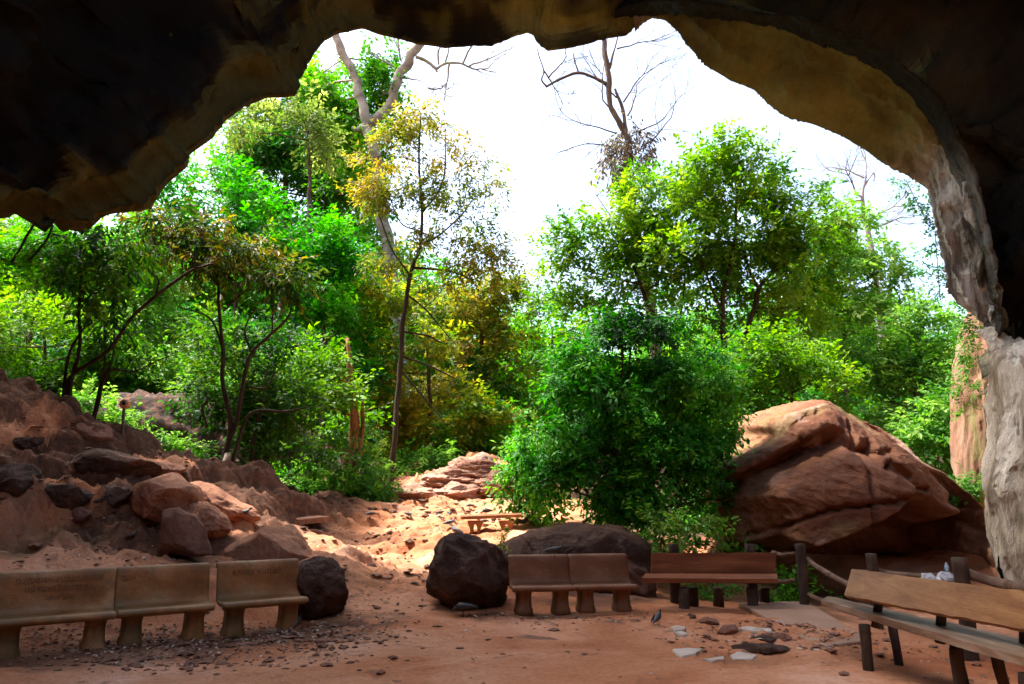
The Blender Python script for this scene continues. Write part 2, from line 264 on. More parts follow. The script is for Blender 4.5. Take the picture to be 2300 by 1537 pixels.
def ground(X, Y, fine=True):
    X = np.atleast_1d(np.asarray(X, float)); Y = np.atleast_1d(np.asarray(Y, float)); out = np.empty(len(X))
    for s in range(0, len(X), 40000):
        x = X[s:s + 40000]; y = Y[s:s + 40000]
        d2 = (x[:, None] - GP[None, :, 0]) ** 2 + (y[:, None] - GP[None, :, 1]) ** 2
        ww = 1 / (d2 + .22 + .0009 * GP[None, :, 1] ** 2) ** 2.1
        out[s:s + 40000] = (ww * GP[None, :, 2]).sum(1) / ww.sum(1)
    p = np.stack([X, Y, np.zeros(len(X))], 1)
    far = sst(9, 16, Y) ; left = sst(-3.2, -5.5, X + .35 * (Y - 8)) if False else sst(2.5, 5.0, -(X) - .0 * Y) * sst(7.5, 9.5, Y)
    rough = .012 + .05 * far * (1 - sst(60, 100, Y)) + .09 * left
    out += rough * fbm(p * .9, 5, .55) * 1.5
    # flowing ledges in the worn path
    pathm = sst(10.0, 12.0, Y) * (1 - sst(22, 27, Y)) * np.exp(-((X + 2.4 + (Y - 14) * -.05) / 2.9) ** 2)
    q = np.stack([X * .55 + Y * .35, Y * 1.5 - X * .5, X * 0 + 3.3], 1)
    st_ = rid(q * .8, 4, .55); out += pathm * .15 * (np.abs(st_) ** 1.3) * np.sign(st_)
    out += pathm * .06 * rid(np.stack([X * 1.3 + Y * .6, Y * 3.1 - X * .8, X * 0 + 1.3], 1), 5, .66)
    # layered outcrop
    oc = np.exp(-(((X + 2.2) / 2.6) ** 4)) * sst(23.2, 24.6, Y) * (1 - sst(29, 31, Y))
    q = np.stack([X * .7 - Y * .3, Y * 1.2 + X * .6, X * 0 + 8], 1); out += oc * .40 * (rid(q * .75, 5, .6) - .6); pz = out + .3 * X * .6 + .2 * fbm(p * .5, 3); out -= oc * .9 * .34 / 6.2832 * np.sin(6.2832 * pz / .34)
    # terraces on the left slope
    tm = sst(2.6, 4.2, -X) * sst(8.6, 10, Y) * (1 - sst(20, 24, Y)); pz = out + .25 * fbm(p * .45, 3); PP = .62
    out -= tm * .92 * PP / 6.2832 * np.sin(6.2832 * pz / PP)
    tm = sst(3.4, 5.5, -X) * sst(9, 10.5, Y) * (1 - sst(22, 26, Y))
    q = np.stack([X * .35, Y * .9, X * 0 + 1], 1); out += tm * .26 * (rid(q * 1.1, 5, .62) - .7) + tm * .09 * rid(p * 2.2, 4, .65)
    # scuffed floor of the cave
    fl = (1 - sst(9, 11, Y)) * sst(1.5, 3, Y)
    out += fl * .03 * fbm(np.stack([X * 1.1, Y * 2.2, X * 0 + 5], 1), 4, .6)
    sc_ = np.exp(-(((X - 3.0) / 1.2) ** 2 + ((Y - 8.6) / 1.1) ** 2)); out += sc_ * .07 * (rid(np.stack([X * 1.8, Y * 2.6, X * 0], 1), 4, .6) - .5)
    return out
def axis(lo, hi, step, far, gr=1.06):
    a = list(np.arange(lo, hi + 1e-6, step)); s = step
    while a[-1] < far: s *= gr; a.append(a[-1] + s)
    s = step
    while a[0] > -far: s *= gr; a.insert(0, a[0] - s)
    return np.array(a)
gx = axis(-9, 8.5, .055, 600, 1.055); gy = axis(3, 29, .06, 600, 1.055)
GX, GY = np.meshgrid(gx, gy, indexing='xy')
GZ = ground(GX.ravel(), GY.ravel())
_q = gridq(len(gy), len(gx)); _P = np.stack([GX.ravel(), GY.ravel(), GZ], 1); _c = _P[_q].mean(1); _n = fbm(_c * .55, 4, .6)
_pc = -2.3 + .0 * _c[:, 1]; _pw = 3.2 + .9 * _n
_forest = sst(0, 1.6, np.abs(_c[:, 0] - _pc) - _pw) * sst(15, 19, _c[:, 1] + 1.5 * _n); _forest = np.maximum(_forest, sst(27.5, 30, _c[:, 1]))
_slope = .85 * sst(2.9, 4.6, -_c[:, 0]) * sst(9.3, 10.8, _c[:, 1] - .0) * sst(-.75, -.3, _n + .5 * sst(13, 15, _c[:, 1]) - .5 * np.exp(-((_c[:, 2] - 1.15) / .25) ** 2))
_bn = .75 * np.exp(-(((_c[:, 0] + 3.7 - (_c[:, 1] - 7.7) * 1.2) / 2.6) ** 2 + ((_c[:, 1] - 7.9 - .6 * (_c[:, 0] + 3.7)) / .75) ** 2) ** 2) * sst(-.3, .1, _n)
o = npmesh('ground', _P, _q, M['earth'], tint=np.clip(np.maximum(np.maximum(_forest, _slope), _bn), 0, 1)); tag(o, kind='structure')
gnoise = None
def gz(x, y):  # bilinear look-up on the built sheet
    i = np.clip(np.searchsorted(gx, x) - 1, 0, len(gx) - 2); j = np.clip(np.searchsorted(gy, y) - 1, 0, len(gy) - 2)
    Z = GZ.reshape(len(gy), len(gx)); a = (x - gx[i]) / (gx[i + 1] - gx[i]); b = (y - gy[j]) / (gy[j + 1] - gy[j])
    return (Z[j, i] * (1 - a) + Z[j, i + 1] * a) * (1 - b) + (Z[j + 1, i] * (1 - a) + Z[j + 1, i + 1] * a) * b
def PG(px, py, y0=3.):
    d = ray(px, py); d = d / d[1]
    ys = np.arange(y0, 60, .02); x = d[0] * ys; z = CAMZ + d[2] * ys; g = gz(x, ys); k = np.argmax(z < g)
    if z[k] >= g[k]: k = len(ys) - 1
    return np.array([x[k], ys[k], g[k]])

# ---------------------------------------------------------------- cave shell
lip = [(-900, 1400, 11), (-760, 1100, 11), (-600, 800, 11), (-350, 560, 11), (-60, 485, 11), (0, 487, 11), (60, 478, 11.1), (90, 472, 11.2), (120, 505, 11.2), (165, 517, 11.3), (210, 515, 11.4), (235, 492, 11.5), (290, 482, 11.6), (330, 470, 11.7), (365, 445, 11.8), (385, 415, 11.9), (435, 372, 12),
       (440, 345, 12.1), (490, 310, 12.3), (520, 270, 12.5), (560, 240, 12.7), (600, 224, 13), (640, 224, 13.1), (670, 218, 13.2), (682, 175, 13.4), (710, 130, 13.6), (735, 95, 13.8), (765, 78, 14), (815, 68, 14.2), (850, 82, 14.3), (900, 93, 14.4),
       (940, 105, 14.5), (1000, 113, 14.5), (1060, 108, 14.6), (1110, 108, 14.6), (1150, 90, 14.7), (1185, 78, 14.7), (1200, 100, 14.7), (1230, 120, 14.7), (1290, 112, 14.7), (1350, 95, 14.7), (1410, 85, 14.8), (1440, 60, 14.8), (1465, 45, 14.9),
       (1490, 48, 14.9), (1520, 75, 14.9), (1545, 110, 14.9), (1580, 150, 14.9), (1640, 185, 14.9), (1690, 205, 14.9), (1720, 235, 14.8), (1760, 265, 14.8), (1830, 285, 14.7), (1890, 310, 14.6), (1940, 340, 14.5), (1980, 370, 14.4),
       (2040, 400, 14.3), (2078, 425, 14.2), (2090, 480, 14.15), (2104, 540, 14.1), (2118, 610, 14), (2124, 655, 13.95), (2150, 688, 13.9), (2180, 708, 13.85), (2204, 728, 13.8), (2214, 770, 13.75), (2218, 830, 13.6), (2232, 900, 13.4), (2240, 1000, 13.2), (2225, 1080, 13.1), (2228, 1180, 13), (2240, 1290, 12.9), (2250, 1400, 12.8)]
LP = resample(np.array([P(*l) for l in lip]), 620); LPX = np.interp(np.linspace(0, 1, 620), np.linspace(0, 1, 620), np.arange(620))
_k = resample(np.array([[*P(*l), l[0]] for l in lip]), 620)[:, 3]  # horizontal place of each lip point
AX = np.array([.3, 0, 1.0]); NS = 150
s_in = np.concatenate([-np.linspace(1, .02, 26) ** 1.5, np.linspace(0, 1, NS) ** 1.7])
rows = []
_ya = resample(np.array([[*P(*l), l[1]] for l in lip]), 620)[:, 3]; _low = _k * 1.0 + np.where((_k > 2000) & (_ya > 430), (_ya - 430) * 3, 0)
band = np.interp(_low, [1440, 1840, 1980, 2080, 2300, 2600, 3200], [.5, 3.1, 1.7, .8, .42, .38, .5]) + 1.3 * np.exp(-((_k - 640) / 220) ** 2)
for s in s_in:
    L_ = LP.copy(); vec = L_ - (AX + [0, 0, 0]); vec[:, 1] = 0
    if s < 0:
        t = -s; Yn = L_[:, 1] + 1.2 * t ** .5 + .6 * t ** 2; g = 1 + .115 * t ** .5 + .5 * t ** 3; zadd = 13 * t ** 2.2
    else:
        zadd = 0
        Yn = L_[:, 1] * (1 - s) + (-15) * s; g = 1 + .16 * sst(0, .5, s) + np.zeros(len(L_))
        dn = L_[:, 1] - Yn; rt_ = sst(1440, 1700, _k); g = g + (.16 + .2 * rt_) * sst(0, 1.1 - .5 * rt_, dn - band) * sst(-.1, .3, dn) + .05 * sst(0, .25, dn)
        if s > .8: g = g * np.sqrt(np.clip(1 - ((s - .8) / .2) ** 2, 0.0004, 1))
    q = np.stack([AX[0] + vec[:, 0] * g, Yn * np.ones(len(L_)), AX[2] + vec[:, 2] * g + zadd], 1); rows.append(q)
V = np.array(rows); n_, m_ = V.shape[:2]
du = np.gradient(V, axis=0); dv = np.gradient(V, axis=1); N = np.cross(du, dv); N /= np.linalg.norm(N, axis=2)[..., None] + 1e-9
_rad = V - np.array([AX[0], 0, AX[2]]); _rad[..., 1] = 0; N *= np.sign((N * _rad).sum(2))[..., None] + (np.abs((N * _rad).sum(2)) < 1e-9)[..., None]
p = V.reshape(-1, 3); S = np.repeat(s_in, m_); ang = np.tile(np.linspace(0, 34, m_), n_)
fl = np.stack([ang * .35, p[:, 1] * .5, p[:, 2] * .12], 1)
d1 = fbm(p * .22, 4, .55) * .9; d2 = rid(fl + .6 * fbm(p * .3, 2)[:, None], 4, .5) * .28; d3 = rid(p * 1.3, 4, .55) * .07
wl = sst(0, .12, np.abs(S)); inn = S >= 0; wn = sst(0, .045, np.abs(S)); d4 = rid(p * 3.1 + 4, 4, .6) * .05; d5 = np.clip(fbm(p * [1.5, 1.1, 1.5] + 30, 4, .6), -.1, 1) * .5
disp = np.where(inn, np.clip(d1 + .38, 0, 9) * wl + (.34 - d2) * (.05 + .95 * wn) + d3 * (.2 + .8 * wl) + d4 * (.2 + .8 * wn) + d5 * wn, np.clip(d1 + .3, 0, 9) * wl + (.34 - d2) * wn)
_dn = np.tile(LP[:, 1], n_) - p[:, 1]; _kk = np.tile(_k, n_); _bb = np.tile(band, n_); _rt = sst(1500, 2050, _kk) * sst(.0, .25, _dn) * (1 - sst(.3, 1., _dn - _bb))
_fo = np.abs(np.sin(_dn * np.where(np.tile(_low, n_) > 2080, 11, 6.5) + 1.1 * fbm(p * .35, 3) * 2 + ang * .3)) ** .7
disp = disp + 0 * _rt * .34 * (1 - _fo) * (.25 + .75 * sst(1950, 2100, _kk)) - _rt * .0
_jag = .07 * rid(np.stack([ang * 2.3, ang * 0 + 2, ang * 0], 1), 4, .6) + .04 * pn(np.stack([ang * 11, ang * 0, ang * 0], 1)) + .05 * (1 - sst(9, 13, ang)) * rid(np.stack([ang * 5, ang * 0 + 7, ang * 0], 1), 3, .6)
disp = disp + (_jag - .03) * (1 - sst(0, .05, np.abs(S)))
disp *= np.where(S < 0, 1, 1 - sst(.9, 1, S))
V2 = p + N.reshape(-1, 3) * disp[:, None] * np.where(N.reshape(-1, 3)[:, 2:3] > 2, 1, 1)
q = gridq(n_, m_)
cc = V2[q].mean(1); hole = fbm(cc * .25, 3) * 1.2
HX, HY, HRX, HRY = .3, -2.0, 7.5, 9.3  # unseen roof opening overhead, added to brighten the cave floor
inside = (((cc[:, 0] - HX) / HRX) ** 2 + ((cc[:, 1] - HY) / HRY) ** 2 + .25 * hole < 1) & (cc[:, 2] > 5)
q = q[~inside]
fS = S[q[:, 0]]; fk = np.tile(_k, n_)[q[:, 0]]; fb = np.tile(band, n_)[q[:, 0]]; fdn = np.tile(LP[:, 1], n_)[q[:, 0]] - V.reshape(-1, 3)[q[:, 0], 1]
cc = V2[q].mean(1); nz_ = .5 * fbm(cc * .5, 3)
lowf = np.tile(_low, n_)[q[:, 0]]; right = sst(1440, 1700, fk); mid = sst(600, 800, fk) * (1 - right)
tint = np.where(fS < 0, .6, 0.06 * right * (1 - sst(-.3, .7, (fdn - fb + nz_ * np.where(lowf > 2080, .3, 1)) * np.where(lowf > 2080, 2.6, 1))) + mid * .40 * (1 - sst(.5, 3.0, fdn + nz_ * 2)) + (1 - right) * .6 * (1 - sst(.0, .6, fdn + 3.0 * nz_ - .1)))  # paints shade into the deep roof, lit patches along the rim
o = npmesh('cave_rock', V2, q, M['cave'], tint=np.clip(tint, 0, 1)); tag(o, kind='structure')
_low2 = np.tile(_low, n_)[q[:, 0]]; pale = sst(1960, 2250, _low2 + 160 * nz_) * (1 - sst(-.12, .2, fdn - fb + .3 * nz_)) * 0
_a = o.data.attributes.new('pale', 'FLOAT', 'FACE'); _a.data.foreach_set('value', np.clip(pale, 0, 1).astype(np.float32))

cu_ = np.linspace(0, 1, 60); cv_ = np.linspace(0, 1, 50); U, W_ = np.meshgrid(cu_, cv_, indexing='ij')
def shade_cliff_face(off):
    X = -14.6 - off - 1.5 * W_ + 0 * U; Yy = 6 + 13.2 * U; Z = -1 + 25 * W_; p_ = np.stack([X.ravel(), Yy.ravel(), Z.ravel()], 1)
    p_[:, 0] += (.9 * fbm(p_ * .25, 4) + .35 * rid(p_ * [.5, .5, .9], 4)) * (1 if off == 0 else .2); return p_
a_, b_ = shade_cliff_face(0), shade_cliff_face(4); n1 = len(a_); qa = gridq(60, 50); rim = [i * 50 for i in range(60)] + [59 * 50 + j for j in range(1, 50)] + [i * 50 + 49 for i in range(58, -1, -1)] + [j for j in range(48, 0, -1)]
rq = np.array([[rim[i], rim[(i + 1) % len(rim)], rim[(i + 1) % len(rim)] + n1, rim[i] + n1] for i in range(len(rim))])
o = npmesh('unseen_shade_cliff', np.concatenate([a_, b_]), np.concatenate([qa, qa[:, ::-1] + n1, rq]), M['rock_dark']); tag(o, kind='structure')  # rock wall out of view, added to keep the sun off the left slope
# ---------------------------------------------------------------- rocks traced at their distance, given real thickness
def inflate(outline, Y, T, seed=0, snap=False, folds=0., nr=30, na=150, amp=.05, freq=1.6, nf=10, fdepth=.8, stretch=(1, 1, 1), front=None, ridged=True, sub=0., lean=0.):
    if snap:
        xs_ = [x for x, y in outline]; g_ = PG((min(xs_) + max(xs_)) / 2, max(y for x, y in outline) - 6, 8.5); Y = g_[1] + T * .35
    pts = np.array([P(x, y, Y) for x, y in outline]); c2 = pts.mean(0)
    if front is not None and len(front) > 2: c2 = P(front[0], front[1], Y)
    loop = resample(np.concatenate([pts, pts[:1]]), na + 1)[:-1]
    # light smoothing keeps the trace but drops straight chords
    loop = loop * .6 + (np.roll(loop, 1, 0) + np.roll(loop, -1, 0)) * .2
    rr = np.sin(np.linspace(0, 1, nr) * math.pi / 2)
    Vs = []
    for sgn in (-1, 1):
        for r in (rr if sgn < 0 else rr[::-1][1:]):
            q = c2 + (loop - c2) * r; q[:, 1] += sgn * T * max(0, 1 - r ** 2.6) ** .62 + lean * (q[:, 2] - c2[2]); Vs.append(q)
    V = np.array(Vs); n, m = V.shape[:2]; p = V.reshape(-1, 3); rg = np.random.default_rng(seed)
    ctr = c2; ext = np.abs(p - ctr).max(0)
    for k in range(nf):
        nn = rg.normal(size=3); nn[1] = -abs(nn[1]) if k % 3 else nn[1]; nn /= np.linalg.norm(nn); s = (p - ctr) @ nn; lim = s.max() * rg.uniform(fdepth - .12, fdepth + .1)
        ov = np.clip(s - lim, 0, None)
        mv = nn * np.array([.25, 1, .25]); p = p - ov[:, None] * mv / max(mv @ nn, .25) * .85
    nm = p - ctr; nm /= np.linalg.norm(nm, axis=1)[:, None] + 1e-6
    f = freq * np.array(stretch)
    dsp = amp * (rid(p * f + seed * 3.1, 5, .55) - .5) if ridged else amp * fbm(p * f + seed, 5, .55)
    dsp = dsp + amp * .8 * fbm(p * .7 * f + seed * 7.7, 3)
    p = p + nm * dsp[:, None]
    if folds:
        w_ = np.clip((Y - p[:, 1]) / T, 0, 1) ** .5; ph = p[:, 0] * 9 + 1.6 * fbm(p * [.5, .5, .3], 3) * 3 + p[:, 2] * .5
        p[:, 1] -= folds * w_ * (np.abs(np.sin(ph)) ** .7 - .5 + .4 * np.sin(ph * .43 + 1))
    q = gridq(n, m, True)
    return p, q
def rock(name, label, outline, Y, T, mat, cat='rock', group=None, kind=None, **k):
    V, q = inflate(outline, Y, T, **k); c = V.mean(0); c[2] = V[:, 2].min()
    o = npmesh(name, V - c, q, M[mat]); o.location = c
    tag(o, label, cat if not kind else None, group, kind); return o
# the great boulder
big = [(1600, 1300), (1618, 1235), (1640, 1200), (1625, 1150), (1600, 1110), (1602, 1055), (1640, 1025), (1700, 988), (1716, 970), (1708, 952), (1722, 930), (1760, 920), (1830, 905), (1890, 893), (1905, 897), (1925, 915), (1960, 920), (2010, 945), (2060, 985), (2085, 1020), (2110, 1045), (2150, 1075), (2185, 1105), (2212, 1140), (2222, 1230), (2230, 1320), (1900, 1330)]
V, q = inflate(big, 14.6, 2.6, seed=5, nr=110, na=420, amp=.0, nf=0, front=(1880, 1130, 0))
# lower edge of the bright face; below it the stone is undercut
ed = np.array([(1590, 1180), (1690, 1212), (1760, 1200), (1830, 1220), (1900, 1200), (1990, 1160), (2060, 1120), (2120, 1095), (2160, 1110), (2230, 1150)], float)
def toP(v):
    y = v[:, 1]; z = v[:, 2] - CAMZ; yc = y * cp + z * sp; zc = -y * sp + z * cp
    return CX + F * v[:, 0] / yc, CY - F * zc / yc
px_, py_ = toP(V); fr = (V[:, 1] < 14.6)
ey = np.interp(px_, ed[:, 0], ed[:, 1]); under = sst(-4, 60, py_ - ey)
cr = np.array([(1600, 1120), (1700, 1085), (1800, 1040), (1900, 990), (1960, 985), (2000, 1010), (2060, 1010)], float); cy = np.interp(px_, cr[:, 0], cr[:, 1])
fold = np.exp(-((py_ - cy) / 26) ** 2) * (px_ < 2040)
above = sst(0, -60, py_ - cy)
c2a = np.interp(px_, [1700, 1850, 1980, 2110], [1165, 1150, 1122, 1100]); crack = np.exp(-((py_ - c2a) / 7) ** 2)
lean = np.interp(py_, [890, 1000, 1120, 1210], [1.7, .75, .1, -.15])
crk = 0
for pl_, w_ in [([(1700, 1200), (1760, 1185), (1850, 1150), (1900, 1140), (1975, 1132)], 5), ([(1985, 1130), (2060, 1120), (2110, 1095), (2150, 1100)], 6), ([(1780, 935), (1830, 985), (1900, 1005), (1950, 985)], 7), ([(1985, 950), (2000, 1000), (2035, 1015), (2080, 1010)], 8), ([(2030, 1060), (2060, 1035), (2110, 1070)], 6), ([(1720, 965), (1800, 960), (1880, 930)], 8), ([(1990, 1010), (1975, 1090), (1960, 1190)], 6)]:
    pl_ = resample(np.array(pl_, float), 60); pl_ = pl_ + np.stack([4 * pn(np.c_[pl_ * .05, pl_[:, :1] * 0]), 6 * pn(np.c_[pl_ * .06, pl_[:, :1] * 0 + 4])], 1)
    d_ = np.full(len(px_), 1e9)
    for q_ in pl_: d_ = np.minimum(d_, (px_ - q_[0]) ** 2 + (py_ - q_[1]) ** 2)
    crk = crk + np.exp(-d_ / w_ ** 2)
wr = np.clip((14.6 - V[:, 1]) / 2.6, 0, 1); wr = sst(0, .45, wr)
rdg = np.array([(905, 1900), (960, 1950), (1000, 2000), (1040, 2035), (1090, 2050), (1130, 2070), (1200, 2090), (1300, 2120)], float); rx_ = np.interp(py_, rdg[:, 0], rdg[:, 1]); dr = np.clip(px_ - rx_, 0, None) / 100
V[:, 1] += np.interp(py_, [890, 1000, 1120, 1210], [1.5, .7, .1, -.1])
V[:, 1] += wr * (3.4 * under + .55 * fold + .20 * crk - .55 * above * sst(2050, 1850, px_) + .75 * dr * (1 - under)
   + .25 * np.exp(-((py_ - np.interp(px_, [1960, 2060, 2200], [1010, 1055, 1130])) / 16) ** 2) * (px_ > 1980) + .4 * np.clip((1760 - px_) / 100, 0, 2))
nm = V - P(1880, 1100, 15); nm /= np.linalg.norm(nm, axis=1)[:, None]
pp = V @ np.array([[.9, 0, .43], [0, 1, 0], [-.43, 0, .9]])
V += nm * (.16 * fbm(V * .5, 4) + .05 * (rid(pp * [.6, .8, 1.7], 5, .6) - .5) + .02 * rid(V * 4, 4, .6))[:, None]
c = V.mean(0); c[2] = V[:, 2].min(); o = npmesh('boulder', V - c, q, M['bigrock']); o.location = c
tag(o, 'huge sloping reddish boulder with a dark undercut beneath, beside the pale rock pillar', 'boulder')
BR = 'boulders round the seating area'
rock('boulder', 'rounded dark boulder at the left end of the middle concrete benches', [(975, 1262), (983, 1232), (1005, 1208), (1038, 1196), (1070, 1206), (1105, 1226), (1130, 1250), (1142, 1345), (1120, 1368), (1060, 1374), (1000, 1362), (968, 1325)], 10.6, .55, 'rock_mid', 'boulder', amp=.06, freq=2, nf=9, seed=2, fdepth=.86)
rock('boulder', 'long flat-topped dark boulder behind the middle concrete benches', [(1100, 1250), (1120, 1226), (1150, 1208), (1180, 1198), (1240, 1190), (1320, 1184), (1385, 1186), (1420, 1200), (1450, 1232), (1470, 1350), (1300, 1350), (1130, 1330)], 12.2, .7, 'rock_mid', 'boulder', amp=.07, nf=2, seed=11, fdepth=.95)
rock('boulder', 'tall pointed tan boulder behind the right end of the left concrete benches', [(500, 1268), (512, 1232), (545, 1212), (575, 1200), (592, 1185), (612, 1176), (636, 1178), (662, 1204), (690, 1235), (725, 1262), (745, 1290), (700, 1340), (560, 1340)], 11.3, .7, 'rock_orange', 'boulder', amp=.035, nf=14, seed=3, lean=.35)
rock('boulder', 'squat brown boulder at the right end of the left concrete benches', [(648, 1300), (655, 1262), (695, 1256), (735, 1266), (762, 1285), (772, 1325), (764, 1372), (705, 1398), (650, 1390)], 9.75, .4, 'rock_mid', 'boulder', amp=.06, freq=2.2, nf=9, seed=4, fdepth=.88)
rock('rock_slab', 'upright grey-brown slab leaning left in front of the lumpy rock, with black shade at its left side', [(372, 1150), (400, 1145), (438, 1165), (462, 1195), (474, 1250), (455, 1262), (420, 1250), (392, 1240), (378, 1262), (355, 1260), (364, 1210)], 11.3, .25, 'rock_red', amp=.03, nf=6, seed=8, snap=True)
rock('boulder', 'pitted orange boulder right behind the upright slab', [(410, 1152), (440, 1134), (470, 1138), (495, 1160), (512, 1188), (495, 1203), (470, 1212), (430, 1200)], 12.8, .4, 'rock_orange', 'boulder', amp=.05, freq=3, nf=8, seed=9, snap=True)
rock('boulder', 'broad sunlit orange boulder on the left slope', [(292, 1120), (315, 1092), (345, 1072), (375, 1066), (398, 1082), (430, 1095), (440, 1125), (435, 1160), (400, 1175), (350, 1160), (305, 1140)], 13.4, .7, 'rock_orange', 'boulder', amp=.05, nf=12, seed=10, lean=.6, snap=True)
rock('boulder', 'jagged bright orange rock sloping down to the path, dark pigeon at its foot', [(412, 1105), (430, 1092), (450, 1087), (475, 1098), (505, 1122), (550, 1142), (585, 1165), (582, 1176), (520, 1174), (470, 1160), (425, 1140)], 15.4, .7, 'rock_orange', 'boulder', amp=.09, freq=1.8, nf=14, seed=12, lean=.5, snap=True)
SL = 'rock ledges on the left slope'
for i, (lb, ol, Y, T, mt) in enumerate([
    ('dark rock ledge just left of the broad orange boulder', [(170, 1105), (200, 1080), (250, 1078), (305, 1092), (320, 1135), (240, 1155), (180, 1140)], 12.6, .5, 'rock_dark'),
    ('dark rock ledge left of centre on the lower terrace of the slope', [(60, 1110), (80, 1085), (130, 1078), (180, 1085), (200, 1110), (185, 1150), (100, 1150)], 12.0, .5, 'rock_dark'),
    ('overhanging dark rock shelf across the middle of the left slope', [(90, 1010), (140, 992), (220, 1000), (275, 1015), (330, 1040), (365, 1068), (330, 1088), (230, 1075), (120, 1055)], 14, .7, 'rock_dark'),
    ('small square brown rock below the two thin trees', [(150, 955), (175, 940), (210, 940), (238, 958), (245, 985), (232, 1005), (190, 1000), (150, 985)], 15, .45, 'rock_red'),
    ('rounded dark rock at the left frame edge of the slope', [(-60, 1060), (-20, 1035), (30, 1033), (62, 1052), (78, 1085), (50, 1112), (-40, 1115)], 11.4, .5, 'rock_dark'),
    ('pale brown rock at the top edge of the slope beside the lamp pole', [(300, 1040), (330, 1020), (360, 1025), (395, 1045), (420, 1065), (400, 1085), (340, 1075)], 15.6, .4, 'rock_red'),
    ('dark lumpy rock at the upper left of the slope', [(20, 985), (45, 960), (90, 955), (120, 975), (125, 1005), (80, 1015), (30, 1010)], 13.8, .45, 'rock_dark'),
    ('flat brown stone half buried in the terrace behind the left benches', [(140, 1150), (180, 1142), (205, 1150), (205, 1162), (165, 1165)], 11.4, .18, 'rock_red')]):
    _cx = sum(x for x, y in ol) / len(ol); _cy = sum(y for x, y in ol) / len(ol); ol = [(_cx + (x - _cx) * 1.4, _cy + 8 + (y - _cy) * .8) for x, y in ol]
    rock('rock_ledge', lb, ol, Y, T, mt, group=SL, amp=.07, freq=2.2, nf=22, fdepth=.62, seed=20 + i, lean=.45, na=110, nr=20, snap=True)
rock('rock', 'low mossy brown rock at the foot of the forest left of the path', [(600, 1158), (618, 1138), (650, 1130), (700, 1130), (722, 1142), (728, 1162), (660, 1168)], 21, .6, 'rock_red', amp=.06, nf=6, seed=31)
rock('rock', 'small round brown stone on the path', [(862, 1222), (866, 1208), (885, 1201), (905, 1206), (912, 1216), (895, 1224)], 16.8, .25, 'rock_orange', amp=.03, nf=6, seed=32, na=60, nr=12)
rock('rock', 'small reddish stone on the path touching the round one', [(895, 1222), (905, 1207), (930, 1205), (948, 1214), (940, 1224)], 17, .25, 'rock_orange', amp=.03, nf=6, seed=33, na=60, nr=12)
rock('rock', 'small dark stone left of the round stone on the path', [(782, 1222), (786, 1212), (800, 1208), (818, 1212), (820, 1220), (800, 1226)], 16.8, .2, 'rock_dark', amp=.03, nf=6, seed=34, na=60, nr=12)
rock('rock_ridge', 'thin dark stone ridge running down the worn path', [(808, 1312), (840, 1316), (870, 1330), (900, 1345), (915, 1358), (890, 1360), (850, 1345), (815, 1326)], 12.2, .22, 'rock_dark', amp=.05, freq=3, nf=6, seed=35)
rock('rock_ridge', 'flat dark stone ridge crossing the path beside the squat boulder', [(765, 1282), (790, 1268), (830, 1266), (870, 1276), (885, 1288), (840, 1292), (790, 1292)], 13.6, .3, 'rock_red', amp=.06, freq=3, nf=6, seed=36)
rock('rock_ridge', 'narrow dark root-like ridge higher up the path', [(828, 1240), (850, 1234), (880, 1240), (888, 1248), (850, 1248)], 16, .12, 'rock_dark', amp=.03, freq=3, nf=6, seed=37, na=60)
# layered outcrop at the head of the path
OG = 'tilted layered slabs of the rocky outcrop'
for i, (lb, ol, dy, T) in enumerate([('top slab of the layered outcrop, pale edged', [(985, 1062), (1005, 1040), (1040, 1030), (1085, 1027), (1120, 1040), (1165, 1052), (1180, 1075), (1120, 1085), (1040, 1080)], 3.6, 1.1),
    ('tilted slab at the left shoulder of the layered outcrop', [(930, 1100), (950, 1078), (985, 1062), (1040, 1055), (1090, 1062), (1080, 1085), (1010, 1105), (960, 1112)], 2.6, .9),
    ('reddish slab at the right of the layered outcrop', [(1050, 1105), (1070, 1080), (1120, 1065), (1180, 1075), (1195, 1100), (1150, 1120), (1080, 1122)], 2.3, .9),
    ('middle slab of the layered outcrop above the bright earth', [(940, 1128), (960, 1104), (1010, 1092), (1070, 1092), (1090, 1108), (1040, 1125), (990, 1134)], 1.5, .8),
    ('lowest left slab of the layered outcrop by the undergrowth', [(862, 1128), (880, 1104), (920, 1096), (965, 1100), (975, 1118), (930, 1134), (880, 1136)], .9, .7)]):
    g_ = PG(1000, 1136, 12); rock('outcrop_slab', lb, ol, g_[1] + dy, T, 'outcrop', group=OG, amp=.16, freq=1.5, stretch=(.7, .7, 3), nf=10, seed=80 + i, lean=.9, na=200, nr=36)
# ribbed arch band along the right of the mouth: from the lip (far) to a crest nearer the viewer, then rolling back into painted-in dark
lipR = np.array([(1425, 78), (1440, 60), (1465, 45), (1490, 48), (1520, 75), (1545, 110), (1580, 150), (1640, 185), (1690, 205), (1720, 235), (1760, 265), (1830, 285), (1890, 310), (1940, 340), (1980, 370), (2040, 400), (2078, 425), (2090, 480), (2104, 540), (2118, 610), (2124, 655), (2150, 688), (2180, 708), (2208, 722)], float)
crR = np.array([(1380, 30), (1420, 12), (1470, 0), (1530, 0), (1590, 12), (1650, 16), (1720, 30), (1790, 42), (1850, 60), (1910, 82), (1970, 110), (2030, 145), (2080, 185), (2115, 225), (2140, 265), (2165, 330), (2185, 390), (2205, 455), (2222, 530), (2236, 590), (2246, 640), (2250, 680), (2250, 720), (2244, 760)], float)
yl = np.interp(np.arange(24), [0, 3, 10, 16, 23], [14.75, 14.85, 14.75, 14.15, 13.75]); yc_ = np.interp(np.arange(24), [0, 4, 8, 12, 16, 20, 23], [14.2, 13.2, 11.6, 11.6, 12.2, 12.7, 12.9])
NU, NV = 420, 110
